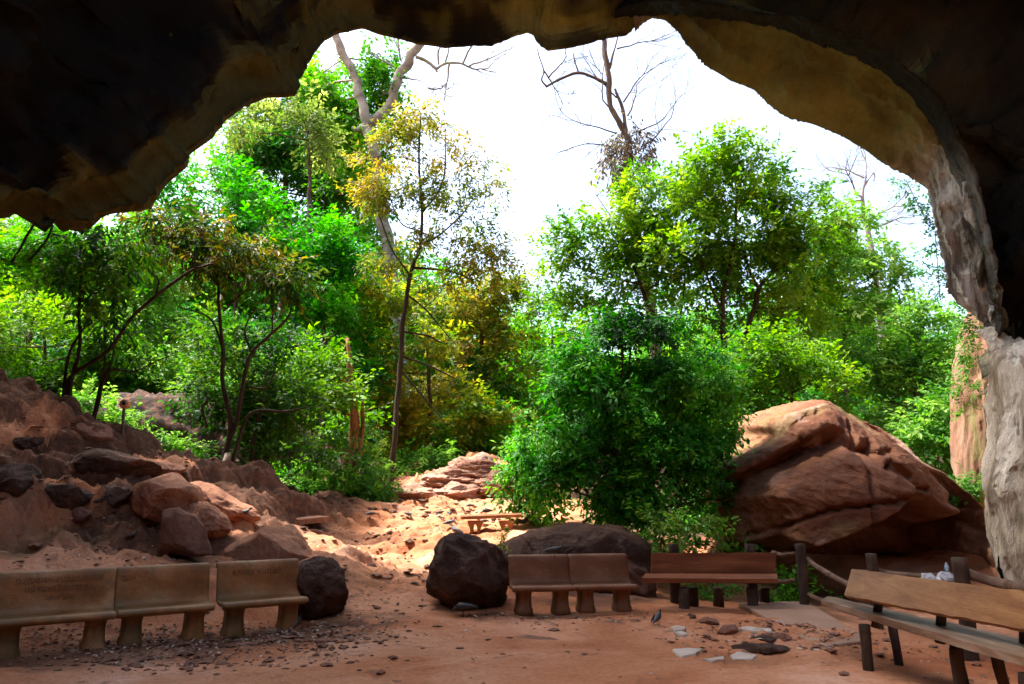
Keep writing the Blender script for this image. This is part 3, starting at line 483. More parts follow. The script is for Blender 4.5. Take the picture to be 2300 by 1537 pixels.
def rs(a): return np.stack([np.interp(np.linspace(0, 23, NU), np.arange(24), a[:, k]) for k in range(a.shape[1])], 1)
LR, CR_ = rs(lipR), rs(crR); YL = np.interp(np.linspace(0, 23, NU), np.arange(24), yl); YC = np.interp(np.linspace(0, 23, NU), np.arange(24), yc_)
A_ = np.array([P(x, y, Y_) for (x, y), Y_ in zip(LR, YL)]); B_ = np.array([P(x, y, Y_) for (x, y), Y_ in zip(CR_, YC)]); kk = np.ones(9) / 9
A_s = A_.copy(); B_s = np.stack([np.convolve(np.pad(B_[:, k], 4, 'edge'), kk, 'valid') for k in range(3)], 1)
outw = A_s - [0.3, 0, 1.0]; outw[:, 1] = 0; outw /= np.linalg.norm(outw, axis=1)[:, None]
vv = np.concatenate([np.linspace(0, 1, 84), np.linspace(1.02, 1.5, 26)]); ul = np.linspace(0, 1, NU); low_ = sst(.62, .74, ul); rows = []; tn = []; pl = []
for v in vv:
    vc = min(v, 1); q = A_s * (1 - vc) + B_s * vc; bel = math.sin(vc * math.pi)
    q = q + outw * (.55 * bel * (1 - low_) + .12 * bel * low_)[:, None]
    ph = vc * 9 + 1.3 * fbm(np.stack([ul * 9, ul * 0 + vc * 1.6, ul * 0], 1), 3) + ul * 5
    rib = (np.abs(np.sin(ph)) ** .8 - .55) * (.10 + .10 * low_) * sst(0, .12, vc) * (1 if v <= 1 else max(0, 1 - (v - 1) * 4))
    rib += .30 * low_ * np.exp(-((vc - (.62 + .1 * np.sin(ul * 40))) / .09) ** 2) * sst(.7, .78, ul)      # one deep groove down the curtain
    q = q + outw * rib[:, None] + np.array([0, 1, 0]) * (rib * .6)[:, None]
    if v > 1: t_ = (v - 1) / .5; q = q + outw * (2.6 * t_ ** 1.3) + np.array([0, 1, 0]) * (2.6 * math.sin(t_ * math.pi / 2))
    n3 = .10 * fbm(q * .8, 3) + .05 * (rid(q * 1.6, 4, .6) - .7) + .02 * rid(q * 5, 3, .6); q = q + outw * (n3 * sst(0, .08, vc))[:, None]
    jg = .045 * rid(np.stack([ul * 60, ul * 0 + 3, ul * 0], 1), 4, .65) - .02; q = q + outw * (jg * (1 - sst(0, .06, vc)))[:, None]
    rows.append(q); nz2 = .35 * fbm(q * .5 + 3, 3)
    tn.append(np.clip((1 - .75 * sst(.72, 1.02, v + nz2 * .5)) * (.75 + nz2) , 0, 1) * (1 if v <= 1 else .1)); pl.append(np.clip(sst(.60, .70, ul + nz2 * .12) * (1 - .75 * sst(.5, .8, v + .4 * nz2)) + (1 - sst(.05, .12, ul)) * .35 * (vc < .6), 0, 1))  # tint paints shade in towards and past the crest
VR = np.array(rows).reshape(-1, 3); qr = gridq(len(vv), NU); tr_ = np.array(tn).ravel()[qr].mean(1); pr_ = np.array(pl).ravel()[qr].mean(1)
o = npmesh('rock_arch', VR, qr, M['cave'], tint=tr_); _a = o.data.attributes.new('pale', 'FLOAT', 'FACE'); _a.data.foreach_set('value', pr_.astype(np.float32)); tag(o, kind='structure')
# rock pillar and curtain at the right of the mouth
o = rock('rock_pillar', None, [(2238, 690), (2276, 690), (2308, 800), (2336, 860), (2376, 900), (2428, 1000), (2428, 1340), (2284, 1335), (2268, 1240), (2270, 1180), (2254, 1100), (2258, 1060), (2274, 1000), (2278, 930), (2268, 860), (2252, 780)], 12.6, .9, 'pillar', kind='structure', amp=.12, freq=1.3, stretch=(1.8, 1.8, .6), nf=7, seed=42, nr=90, na=460, folds=.12)
o = rock('rock_column', None, [(2190, 700), (2222, 680), (2259, 700), (2275, 900), (2271, 1150), (2172, 1120), (2168, 1030), (2174, 930), (2182, 800)], 16, .9, 'redcolumn', kind='structure', amp=.15, freq=1.1, stretch=(2, 2, .3), nf=3, seed=43, nr=50, na=300)

# ---------------------------------------------------------------- concrete benches
prof = smoothline([(.06, .285), (.01, .30), (-.005, .335), (.02, .362), (.08, .366), (.22, .352), (.32, .358), (.375, .395), (.40, .46), (.42, .56), (.445, .68), (.47, .74), (.52, .765), (.565, .74), (.57, .70)], 4)
def ribbon(pr, L, th, n=14):
    pr = np.asarray(pr); t = np.gradient(pr, axis=0); t /= np.linalg.norm(t, axis=1)[:, None]; nn = np.stack([t[:, 1], -t[:, 0]], 1)
    sec = np.concatenate([pr, (pr + nn * th)[::-1]]); m = len(sec)
    xs = np.concatenate([[0, .012], np.linspace(.03, L - .03, n), [L - .012, L]]); c_ = np.concatenate([pr + nn * th / 2, (pr + nn * th / 2)[::-1]])
    V = []
    for i, x in enumerate(xs):
        k = .45 if i in (0, len(xs) - 1) else (.88 if i in (1, len(xs) - 2) else 1); s = c_ + (sec - c_) * k
        V.append(np.stack([np.full(m, x), s[:, 0], s[:, 1]], 1))
    V = np.array(V); q = gridq(len(xs), m, True); V = V.reshape(-1, 3)
    h = m // 2; caps = []
    for b, fl_ in ((0, 1), (len(xs) - 1, 0)):
        for i in range(h - 1):
            f = [b * m + i, b * m + i + 1, b * m + m - 2 - i, b * m + m - 1 - i]; caps.append(f[::-1] if fl_ else f)
    return V, np.concatenate([q, np.array(caps)])
def cleg(x, zb):
    mb = MB(); rows = []
    for z, wx, wy in [(zb, .118, .17), (.03, .115, .165), (.07, .10, .15), (.2, .092, .14), (.27, .10, .15), (.31, .11, .17), (.335, .112, .175)]:
        an = np.arange(32) / 32 * 2 * math.pi; r = 1 / (np.abs(np.cos(an)) ** 5 + np.abs(np.sin(an)) ** 5) ** .2; r *= 1 - .06 * (np.cos(an * 8) > .3) * (.05 < z < .3)
        rows.append(np.stack([x + wx * r * np.cos(an), .23 + wy * r * np.sin(an), np.full(32, z)], 1))
    V = np.concatenate(rows); q = gridq(len(rows), 32, True); m = len(V); V = np.concatenate([V, [[x, .23, zb], [x, .23, .335]]])
    t = [[m, (k + 1) % 32, k] for k in range(32)] + [[m + 1, 6 * 32 + k, 6 * 32 + (k + 1) % 32] for k in range(32)]
    mb.add(V, q, t); return mb
def concrete_bench(A, B, label, group, mat='concrete', texts=(), h=1.):
    A = np.array(A); B = np.array(B); d = B - A; L = float(np.linalg.norm(d[:2])); rz = math.atan2(d[1], d[0])
    zb = min(A[2], B[2]) - .366 * h
    e = empty('concrete_bench', (A[0], A[1], zb), rz); tag(e, label, 'bench', group)
    k = 26
    for nm_, pr in (('seat', prof[:k]), ('backrest', prof[k - 1:])):
        V, q = ribbon(pr, L, .05); V[:, 2] *= h
        o = npmesh(nm_, V, q, M[mat]); o.parent = e; tag(o)
    for x in (.17, L - .17):
        o = cleg(x, -.1).build('leg', M[mat]); o.parent = e; o.scale = (1, 1, h)
    for (s, x, z, size) in texts:
        cu = bpy.data.curves.new('lettering', 'FONT'); cu.body = s; cu.size = size; cu.extrude = .0015; cu.align_x = 'CENTER'
        t0_ = bpy.data.objects.new('lettering_source', cu); C.objects.link(t0_); bpy.context.view_layer.update()
        me = bpy.data.meshes.new_from_object(t0_.evaluated_get(bpy.context.evaluated_depsgraph_get())); bpy.data.objects.remove(t0_)
        t = bpy.data.objects.new('lettering', me); C.objects.link(t); me.materials.clear(); me.materials.append(M['paint']); t.parent = e
        t.location = (x * L, .393 + (z - .46) * .2, z * h); t.rotation_euler = (R(90 - 10), 0, 0); t.scale = (-1, 1, 1)
    return e
LB = 'moulded concrete benches in the left row'; 
z = .366
A0, A3 = PZ(-26, 1397, z), PZ(694, 1341, z); A4, A5 = PZ(1152, 1319, z), PZ(1434, 1314, z)
_dl = (A3 - A0) / np.linalg.norm(A3 - A0); _pd = np.array([_dl[1], -_dl[0], 0])
concrete_bench(A0, A0 + (A3 - A0) * .352, 'leftmost moulded concrete bench in the left row, with three lines of faded lettering', LB, texts=[('ก.ผ.ป.๕รอบร-๓ผอมถ.ด', .52, .655, .085), ('ครอบครัวชมหอม', .5, .57, .085), ('๓๔ตำบลต.', .52, .485, .065)])
concrete_bench(A0 + (A3 - A0) * .3525 - _pd * .02, A0 + (A3 - A0) * .665 - _pd * .02, 'middle bench of the left row, concrete, with one short faded word', LB, texts=[('ผมด', .12, .63, .08)])
concrete_bench(A0 + (A3 - A0) * .69 + _pd * .0, A3, 'right bench of the left row, next to the squat brown boulder', LB, texts=[('บริษัทมหามงคล', .5, .615, .10)])
MBn = 'moulded concrete benches in the middle row'; _d4 = (A5 - A4) / np.linalg.norm(A5 - A4); _p4 = np.array([_d4[1], -_d4[0], 0])
concrete_bench(A4, A4 + (A5 - A4) * .5, 'reddish concrete bench touching the rounded dark boulder', MBn, 'concrete_red', h=.9)
concrete_bench(A4 + (A5 - A4) * .5005 - _p4 * .015, A5 - _p4 * .015, 'reddish concrete bench at the right end of the middle row', MBn, 'concrete_red', h=.9)
# ---------------------------------------------------------------- box-ish helpers
def plank(pts_top, th, mat, name, parent, n=40, m=8, wav=.012, seed=0):
    """pts_top: a0,a1 (one long edge) b0,b1 (other long edge); thickness goes along the plank's own normal"""
    a0, a1, b0, b1 = [np.array(x, float) for x in pts_top]; nn = np.cross(a1 - a0, b0 - a0); nn /= np.linalg.norm(nn)
    T = np.linspace(0, 1, n); e = (b0 - a0) / np.linalg.norm(b0 - a0)
    A = a0 + (a1 - a0) * T[:, None] + e * (wav * fbm(np.stack([T * 9, T * 0 + seed, T * 0], 1), 4))[:, None]
    B = b0 + (b1 - b0) * T[:, None] + e * (wav * fbm(np.stack([T * 9, T * 0 + seed + 5, T * 0], 1), 4))[:, None]
    rings = []
    for k in range(m + 1): s = k / m; rings.append(A + (B - A) * s + nn * (0 if 0 < k < m else -th * .25))
    for k in range(m, -1, -1): s = k / m; s = s * .97 + .015; rings.append(A + (B - A) * s - nn * th)
    V = np.array(rings).transpose(1, 0, 2); n_, m_ = V.shape[:2]; q = gridq(n_, m_, True); caps = []
    for b, fl_ in ((0, 1), (n_ - 1, 0)):
        for i in range(m_ // 2 - 1):
            f = [b * m_ + i, b * m_ + i + 1, b * m_ + m_ - 2 - i, b * m_ + m_ - 1 - i]; caps.append(f[::-1] if fl_ else f)
    return npmesh(name, V.reshape(-1, 3), np.concatenate([q, np.array(caps)]), mat, parent, smooth=False)
def log(name, pts, rad, mat, parent, wob=.15, n=12):
    mb = MB(); tube(mb, smoothline(pts, 6) if len(pts) > 2 else resample(pts, 10), rad, n, wob); return mb.build(name, M[mat], parent)
# right wooden bench
e = empty('wooden_bench', (3.4, 6, 0)); tag(e, 'long varnished plank bench with wide backrest at the right edge, facing the clearing', 'bench')
bt0, bt1 = P(1922, 1284, 7.25), P(2330, 1338, 5.45); bb0, bb1 = P(1905, 1345, 7.15), P(2330, 1428, 5.35)
plank((bt0, bt1, bb0, bb1), .05, M['wood'], 'backrest', e, wav=.014, seed=1)
s0, s1, t0, t1 = PZ(1845, 1364, .44), PZ(2360, 1522, .44), PZ(1862, 1355, .44), PZ(2360, 1470, .44)
s0 = s0 + 0; plank((s0, s1, t0, t1), -.07, M['wood_seat'], 'seat', e, wav=.05, seed=2)
for (px, Yy, dx) in [(1897, 7.0, 0), (1965, 7.15, .15), (2085, 6.0, 0), (2100, 6.3, .2), (2225, 5.2, 0), (2190, 5.7, .2)]:
    x = (px - CX) / F * (Yy * 1.0 + .02) * 1.0; log('leg', [(x, Yy, -.1), (x + dx * .2, Yy + dx, .40)], .04 if dx else .048, 'post', e)
for t in (.12, .5, .9):
    b = bb0 + (bb1 - bb0) * t; u = bt0 + (bt1 - bt0) * t; log('back_support', [(b[0] + .09, b[1] + .04, .38), (u[0] + .1, u[1] + .05, u[2] - .05)], .04, 'post', e)
# wooden bench at the back
e = empty('wooden_bench', P(1590, 1350, 10.6)); tag(e, 'shaded wooden bench with reddish backrest board in front of the leafy bush', 'bench')
plank((P(1462, 1243, 10.9), P(1741, 1242, 10.9), P(1462, 1296, 10.85), P(1738, 1293, 10.85)), .05, M['wood_red'], 'backrest', e, wav=.012, seed=3)
plank((P(1440, 1311, 10.35), P(1748, 1313, 10.35), P(1450, 1300, 10.7), P(1745, 1300, 10.7)), -.07, M['wood_red'], 'seat', e, wav=.02, seed=4)
for px, Yy in [(1535, 10.45), (1555, 10.75), (1688, 10.5), (1715, 10.8), (1612, 10.9)]:
    a = P(px, 1312, Yy); log('leg', [(a[0], a[1], -.15), (a[0], a[1], a[2] - .05)], .075, 'post', e)
for px in (1512, 1684):
    a = P(px, 1222, 11.05); log('back_support', [(a[0], a[1], -.15), (a[0], a[1], a[2])], .075, 'post', e)
# log fence
e = empty('log_fence', P(1950, 1350, 9)); tag(e, 'dark log fence of round posts and rails below the great boulder', 'fence')
def post(px, py, Yy, r): a = P(px, py, Yy); return log('post', [(a[0], a[1], -.2), (a[0] + .01, a[1], a[2] / 2), (a[0], a[1], a[2])], r, 'post', e, n=16)
post(1796, 1222, 10.6, .07); post(1956, 1244, 9.0, .06); post(2154, 1253, 7.4, .07)
def rail(a, b, r): pts = [np.array(a), (np.array(a) + b) / 2 + [0, 0, -.03], np.array(b)]; log('rail', pts, r, 'log', e, wob=.3)
rail(P(1735, 1241, 11.1), P(1786, 1243, 10.65), .028); rail(P(1806, 1252, 10.7), P(1925, 1322, 9.1), .035)
rail(P(1972, 1283, 9.05), P(2138, 1294, 7.6), .034); rail(P(2176, 1290, 7.45), P(2420, 1345, 6.2), .05)
rail(P(1735, 1302, 11.1), P(1786, 1303, 10.65), .03); rail(P(1806, 1330, 10.7), P(1905, 1365, 9.3), .03)
# stone table bench on the path
bb = PG(1100, 1197, 12); Yb = bb[1]; e = empty('stone_bench', bb); tag(e, 'low backless stone bench on two carved legs at the head of the path', 'bench')
a0, a1 = P(1036, 1168, Yb - .25), P(1172, 1163, Yb - .05)
plank((a0, a1, P(1034, 1164, Yb + .25), P(1172, 1159, Yb + .35)), -.07, M['concrete_red'], 'seat', e, wav=.004)
for px in (1068, 1138):
    t = P(px, 1166, Yb); g_ = P(px, 1200, Yb)[2] - .12; hgt = t[2] - g_ - .04
    for sx in (-1, 1):
        rows = []
        for k, (zz, w0, w1) in enumerate([(0, .03, .2), (.12, .035, .17), (.3, .045, .11), (.55, .045, .11), (.75, .035, .14), (.85, -.002, .16), (1, -.002, .17)]):
            dd = .14
            x0, x1 = (w0, w1) if sx > 0 else (-w1, -w0)
            rows.append([(t[0] + x0, Yb - dd, g_ + zz * hgt), (t[0] + x1, Yb - dd, g_ + zz * hgt), (t[0] + x1, Yb + dd + .05, g_ + zz * hgt), (t[0] + x0, Yb + dd + .05, g_ + zz * hgt)])
        if sx < 0: mb = MB()
        mb.add(np.array(rows).reshape(-1, 3), np.concatenate([gridq(7, 4, True), [[3, 2, 1, 0], [24, 25, 26, 27]]]))
    mb.build('leg', M['concrete_red'], e, smooth=False)
# concrete slab + stone sheet on the path
def slab(name, label, corners, th, mat):
    t = np.array(corners); c = t.mean(0); lo = t - [0, 0, th]
    mb = MB(); ins = c + (t - c) * .985; ins[:, 2] = t[:, 2]; r2 = t - [0, 0, .012]
    mb.add(np.concatenate([ins, r2, lo]), [[0, 1, 2, 3], [4, 5, 1, 0], [5, 6, 2, 1], [6, 7, 3, 2], [7, 4, 0, 3], [8, 9, 5, 4], [9, 10, 6, 5], [10, 11, 7, 6], [11, 8, 4, 7]])
    o = mb.build(name, M[mat], None, smooth=False); tag(o, label, 'slab')
slab('concrete_slab', 'flat dusty concrete slab lying between the fence and the right wooden bench', [PZ(1658, 1353, .05), PZ(1846, 1455, .05), PZ(1952, 1436, .05), PZ(1812, 1350, .05)], .12, 'slab')
a = PG(690, 1165, 14)
slab('stone_slab', 'flat pinkish stone slab lying at the left edge of the path', [P(592, 1157, a[1] + .2), P(672, 1167, a[1] - .5), P(740, 1160, a[1]), P(650, 1153, a[1] + .9)], .12, 'rock_orange')
# flat white stones set in the floor
def flatstone(label, pts, mat='white_stone', up=.012, name='flat_stone', group='pale flat stones in the floor'):
    V = [PG(*p_) + [0, 0, up] for p_ in pts]; V = resample(np.array(V + V[:1]), 40)[:-1]; c = V.mean(0); n = len(V)
    V = V + np.stack([.012 * pn(V * 9), .012 * pn(V * 9 + 5), 0 * V[:, 0]], 1)
    W = np.concatenate([c[None] + [0, 0, .006], c + (V - c) * .93 + [0, 0, .004], V - [0, 0, .01], V - [0, 0, .06]])
    t = [[0, 1 + k, 1 + (k + 1) % n] for k in range(n)]; q = [[1 + r * n + k, 1 + (r + 1) * n + k, 1 + (r + 1) * n + (k + 1) % n, 1 + r * n + (k + 1) % n] for r in (0, 1) for k in range(n)]
    mb = MB(); mb.add(W, q, t); o = mb.build(name, M[mat], None, smooth=False); tag(o, label, 'stone', group)
flatstone('left white flat stone, wedge shaped, set in the floor near the right wooden bench', [(1510, 1461), (1548, 1459), (1582, 1461), (1560, 1472), (1530, 1479), (1518, 1474)])
flatstone('right white flat stone, broad and pointed, set in the floor', [(1640, 1476), (1655, 1469), (1680, 1471), (1702, 1476), (1690, 1484), (1645, 1486)])
flatstone('thin white sliver of stone between the two larger white stones', [(1578, 1485), (1600, 1482), (1625, 1479), (1628, 1486), (1600, 1489)])
flatstone('pale rounded stone at the left of the stony patch', [(1504, 1416), (1520, 1411), (1540, 1414), (1540, 1421), (1515, 1424)], up=.03)
flatstone('pale stone just below the rounded one in the stony patch', [(1515, 1428), (1530, 1424), (1545, 1430), (1535, 1434)], up=.03)
flatstone('long pale stone across the middle of the stony patch', [(1660, 1418), (1680, 1414), (1735, 1420), (1735, 1426), (1690, 1427)], up=.03)
LS = 'layered dark stones in the stony patch'
for i, (lb, ol, m_) in enumerate([('long layered dark stone ledge just above the right white stone', [(1645, 1452), (1680, 1446), (1740, 1448), (1790, 1456), (1750, 1464), (1700, 1468), (1655, 1462)], 'rock_dark'),
        ('humped stone in the middle of the stony patch', [(1615, 1420), (1630, 1408), (1650, 1406), (1658, 1414), (1645, 1424)], 'rock_red'), ('stone at the upper left of the stony patch', [(1570, 1398), (1585, 1389), (1612, 1392), (1610, 1400), (1590, 1402)], 'rock_red'),
        ('small stone on the mound nearest the shaded wooden bench', [(1545, 1388), (1552, 1380), (1565, 1384), (1562, 1390)], 'rock_dark'), ('stone at the right end of the stony patch beside the slab', [(1740, 1436), (1755, 1425), (1775, 1432), (1765, 1440)], 'rock_red'),
        ('thin stone low in the stony patch', [(1695, 1438), (1715, 1431), (1745, 1436), (1730, 1442)], 'rock_dark')]):
    g_ = PG(np.mean([x for x, y in ol]), max(y for x, y in ol), 4); rock('stone', lb, ol, g_[1] + .08, .13, m_, 'stone', LS, amp=.02, freq=5, nf=6, seed=60 + i, na=60, nr=12)

# ---------------------------------------------------------------- lamp pole, cable, broken plank
b = PG(268, 1040, 12.5); b[1] = 14.6; b = P(268, 1040, 14.6); tp = P(278, 918, 14.7)
e = empty('lamp_pole', b); tag(e, 'thin dark metal pole with a small round orange lamp on top, on the left slope', 'lamp')
log('pole', [b - [0, 0, .4], (b + tp) / 2 + [.01, 0, 0], tp], .028, 'metal', e, wob=.05)
mb = MB(); hc = tp + [.02, -.02, .09]
tube(mb, [hc + [0, .10, 0], hc + [0, .09, 0], hc + [0, 0, 0], hc + [0.0, -.05, 0]], [.05, .085, .10, .085], 18); mb.build('lamp_head', M['lamp'], e)
mb = MB(); tube(mb, [hc + [.01, -.045, .01], hc + [.01, -.062, .01]], [.045, .04], 16); mb.build('lens', M['glassdark'], e)
mb = MB(); tube(mb, smoothline([P(272, 990, 14.6), P(320, 1030, 15), P(380, 1065, 15.6), P(430, 1095, 16.2), P(520, 1122, 17.5), P(620, 1150, 19.5)], 8), .014, 5); o = mb.build('cable', M['rope'], None); tag(o, 'thin cable sagging from the lamp pole down the left slope', 'cable')
mb = MB(); tube(mb, [P(478, 1092, 17), P(492, 1070, 17.1), P(506, 1045, 17.2), P(512, 1020, 17.3)], [.17, .12, .10, .07], 9, .2); o = mb.build('tree_stump', M['wood_seat'], None); tag(o, 'pale broken stump leaning at the foot of the dark branching tree', 'stump')
# crumpled litter behind the bench
for (px, py, s, lb) in [(2125, 1302, .09, 'crumpled white plastic behind the top edge of the right wooden backrest'), (2085, 1301, .07, 'flattened pale plastic scrap left of the crumpled one behind the backrest')]:
    c = P(px, py, 7.6); mb = MB(); v = rng.normal(size=(12, 3));
    th = np.linspace(0, math.pi, 9); V = [];
    for a in th: V.append(np.stack([s * np.sin(a) * np.cos(np.arange(12) / 12 * 6.283), s * np.sin(a) * np.sin(np.arange(12) / 12 * 6.283), np.full(12, s * .8 * np.cos(a))], 1))
    V = np.concatenate(V); V = V * (1 + .5 * pn(V * 22))[:, None]; mb.add(V, gridq(9, 12, True)); o = mb.build('plastic_scrap', M['plastic'], None, smooth=False); o.location = c; tag(o, lb, 'litter')
    mbp = MB();

# ---------------------------------------------------------------- pigeons
def bird(pos, heading, label, mat='feather', s=1., pitch=0., group='pigeons feeding in the clearing', headdown=0.):
    s = s * .78
    e = empty('pigeon' if mat != 'feather_blue' else 'small_bird', pos, heading); tag(e, label, 'bird', group)
    # local +x is forward; spine from tail to beak
    hd = headdown
    sp_ = [(-.20, .105, .004, .018), (-.15, .115, .012, .03), (-.09, .125, .035, .045), (-.03, .13, .055, .058), (.03, .135, .06, .058), (.075, .15 - .02 * hd, .047, .046), (.10, .175 - .07 * hd, .032, .03), (.115, .20 - .12 * hd, .024, .023), (.13, .215 - .15 * hd, .026, .025), (.15, .213 - .165 * hd, .018, .018), (.165, .207 - .175 * hd, .006, .006), (.185, .20 - .19 * hd, .001, .001)]
    V = []; n = 14
    for (x, z, rz_, ry) in sp_:
        an = np.arange(n) / n * 2 * math.pi; V.append(np.stack([np.full(n, x), ry * np.cos(an), z + rz_ * np.sin(an)], 1))
    V = np.concatenate(V) * s; c_, s_ = math.cos(pitch), math.sin(pitch); zc = .12 * s
    V = np.stack([V[:, 0] * c_ - (V[:, 2] - zc) * s_, V[:, 1], zc + V[:, 0] * s_ + (V[:, 2] - zc) * c_], 1)
    q = gridq(len(sp_), n, True); o = npmesh('body', V, q, M[mat]); o.parent = e
    for sy in (-1, 1):
        mb = MB(); tube(mb, np.array([(.0, .022 * sy, .085), (.012, .022 * sy, .045), (.0, .022 * sy, .004), (.03, .022 * sy, .002)]) * s, .004 * s, 5); o = mb.build('leg', M['feather_dark'], None); o.parent = e
        W = [];
        for (x, z, r_) in [(-.19, .125, .004), (-.12, .135, .022), (-.05, .14, .036), (.02, .142, .036), (.055, .145, .012)]:
            an = np.arange(8) / 8 * 2 * math.pi; W.append(np.stack([np.full(8, x), sy * (.05 if x > -.15 else .02) + .012 * np.cos(an), z + r_ * np.sin(an)], 1))
        o = npmesh('wing', np.concatenate(W) * s, gridq(5, 8, True), M['feather_dark']); o.parent = e
        if pitch: o.rotation_euler = (0, -pitch, 0)
for (px, py, hdg, lb, mt, s, pt, hd) in [
    (832, 1166, 200, 'pigeon pecking at the left edge of the path by the green undergrowth', 'feather', 1., 0, .6), (917, 1165, -20, 'pigeon bending right with raised tail on the upper path', 'feather', 1., -.3, 1), (988, 1160, 10, 'dark pigeon on the upper path, left one of two side by side', 'feather_dark', .9, 0, .2),
    (1011, 1162, 80, 'dark pigeon on the upper path, right one of two side by side', 'feather_dark', .9, 0, .3), (1055, 1144, 175, 'grey pigeon on the bright earth above the stone bench', 'feather', 1., 0, .7), (1087, 1180, 200, 'pigeon standing beneath the stone bench', 'feather', .9, 0, .7),
    (1010, 1187, 15, 'grey pigeon with its head up, just behind the pale one left of the stone bench', 'feather', 1.1, .1, 0), (1022, 1204, 160, 'pale-winged pigeon sloping down right beside the dark boulder', 'feather', 1.15, .35, 0), (1178, 1184, 30, 'dark pigeon on the long flat-topped boulder right of the stone bench', 'feather_dark', 1.2, .15, 0),
    (1041, 1386, 178, 'large dark pigeon pecking in the middle of the open floor', 'feather_dark', 1.2, -.05, .7), (1478, 1404, 50, 'small dark pigeon on the mound near the shaded wooden bench', 'feather_dark', .8, .3, 0), (297, 1214, 30, 'tiny dark bird on the orange terrace behind the left benches', 'feather_dark', .6, .3, 0),
    (545, 1168, 10, 'glossy dark pigeon crouched at the foot of the jagged orange rock', 'feather_dark', 1.1, 0, 0), (668, 1412, 80, 'small brown bird on the ground at the right end of the left benches', 'feather_dark', .75, .3, 0)]:
    g_ = PG(px, py, 4); bird(tuple(g_), R(hdg), lb, mt, s, pt, headdown=hd)
bird(tuple(P(1092, 1158, Yb + .1)), R(200), 'dark pigeon perched on top of the stone bench', 'feather_dark', 1.05, 0, headdown=.8)
bird(tuple(P(1245, 1252, 9.9) ), R(5), 'dark pigeon perched on the backrest of the middle concrete benches', 'feather_dark', .9, 0, headdown=.2)
bird(tuple(P(2128, 1290, 7.65)), R(60), 'small blue-grey bird on the rail left of the right-hand fence post', 'feather_blue', .55, .2, group=None)

# ---------------------------------------------------------------- scattered stuff
def leafset(pos, dirv, nrm, L, W, tint, six=False):
    dirv = dirv / (np.linalg.norm(dirv, axis=1)[:, None] + 1e-9); side = np.cross(dirv, nrm); side /= np.linalg.norm(side, axis=1)[:, None] + 1e-9; up = np.cross(side, dirv)
    L = np.asarray(L)[:, None]; W = np.asarray(W)[:, None]; n = len(pos)
    if six:
        vs = [pos, pos + dirv * L * .3 + side * W * .5 + up * W * .12, pos + dirv * L * .68 + side * W * .4 + up * W * .02, pos + dirv * L - up * L * .12, pos + dirv * L * .68 - side * W * .4 + up * W * .02, pos + dirv * L * .3 - side * W * .5 + up * W * .12]
        V = np.stack(vs, 1).reshape(-1, 3); b = np.arange(n)[:, None] * 6; f = np.concatenate([b + [0, 1, 2, 3], b + [0, 3, 4, 5]]); tt = np.concatenate([tint, tint])
    else:
        V = np.stack([pos, pos + dirv * L * .45 + side * W * .5 + up * W * .1, pos + dirv * L, pos + dirv * L * .45 - side * W * .5 + up * W * .1], 1).reshape(-1, 3); f = np.arange(n)[:, None] * 4 + np.arange(4); tt = tint
    return V, f, tt
def scatter_litter(name, label, cat, regions, mat, size):
    Ps = []
    for (cx, cy, rx, ry, n) in regions:
        a = rng.normal(size=(n, 2)) * .55; x = cx + a[:, 0] * rx; y = cy + a[:, 1] * ry; Ps.append(np.stack([x, y, gz(x, y) + .006], 1))
    p_ = np.concatenate(Ps); n = len(p_); th = rng.uniform(0, 6.283, n)
    d = np.stack([np.cos(th), np.sin(th), rng.normal(size=n) * .35], 1); nr = np.stack([rng.normal(size=n) * .4, rng.normal(size=n) * .4, np.ones(n)], 1); L = size * rng.uniform(.5, 1.3, n)
    V, f, t = leafset(p_, d, nr, L, L * .5, rng.uniform(0, 1, n), True); o = npmesh(name, V, f, M[mat], smooth=False, tint=t); tag(o, label, cat, kind='stuff')
scatter_litter('leaf_litter', 'dry fallen leaves scattered over the earth and behind the benches', 'leaves',
    [(-4.0, 8.3, 1.4, .7, 900), (-3.0, 7.6, 1.3, .35, 200), (-2.4, 8.6, 1.2, .5, 500), (-2.2, 9.6, .8, 1.2, 220), (.6, 9.7, 1.3, .5, 160), (-6, 10.5, 2.5, 1.5, 500), (-2.0, 19, 3, 4, 900), (3, 8.3, 1.2, .9, 240), (0, 7.5, 5, 2.5, 60), (4.5, 6, 1, 1.8, 160), (-9, 13, 3, 3, 800), (3, 16, 3, 2, 500)], 'l_litter', .06)
def pebbles(name, label, regions, mat, size):
    mb = MB(); base = np.array([(1, 0, 0), (0, 1, 0), (-1, 0, 0), (0, -1, 0), (0, 0, .7), (0, 0, -.7), (.6, .6, .3), (-.6, .6, .35), (-.6, -.6, .3), (.6, -.6, .35)])
    t = [(4, 0, 6), (4, 6, 1), (4, 1, 7), (4, 7, 2), (4, 2, 8), (4, 8, 3), (4, 3, 9), (4, 9, 0), (5, 6, 0), (5, 1, 6), (5, 7, 1), (5, 2, 7), (5, 8, 2), (5, 3, 8), (5, 9, 3), (5, 0, 9)]
    for (cx, cy, rx, ry, n) in regions:
        for k in range(n):
            a = rng.normal(size=2) * .55; x = cx + a[0] * rx; y = cy + a[1] * ry; s = size * rng.lognormal(0, .5); z = float(gz(x, y))
            sc3 = s * rng.uniform(.6, 1.3, 3) * [1, 1, .6]; th = rng.uniform(0, 6.28); V = base * sc3 * (1 + rng.normal(size=(10, 1)) * .12)
            V = np.stack([V[:, 0] * math.cos(th) - V[:, 1] * math.sin(th), V[:, 0] * math.sin(th) + V[:, 1] * math.cos(th), V[:, 2]], 1) + [x, y, z + .1 * s]; mb.add(V, None, t)
    o = mb.build(name, M[mat], None, smooth=False); tag(o, label, 'pebbles', kind='stuff')
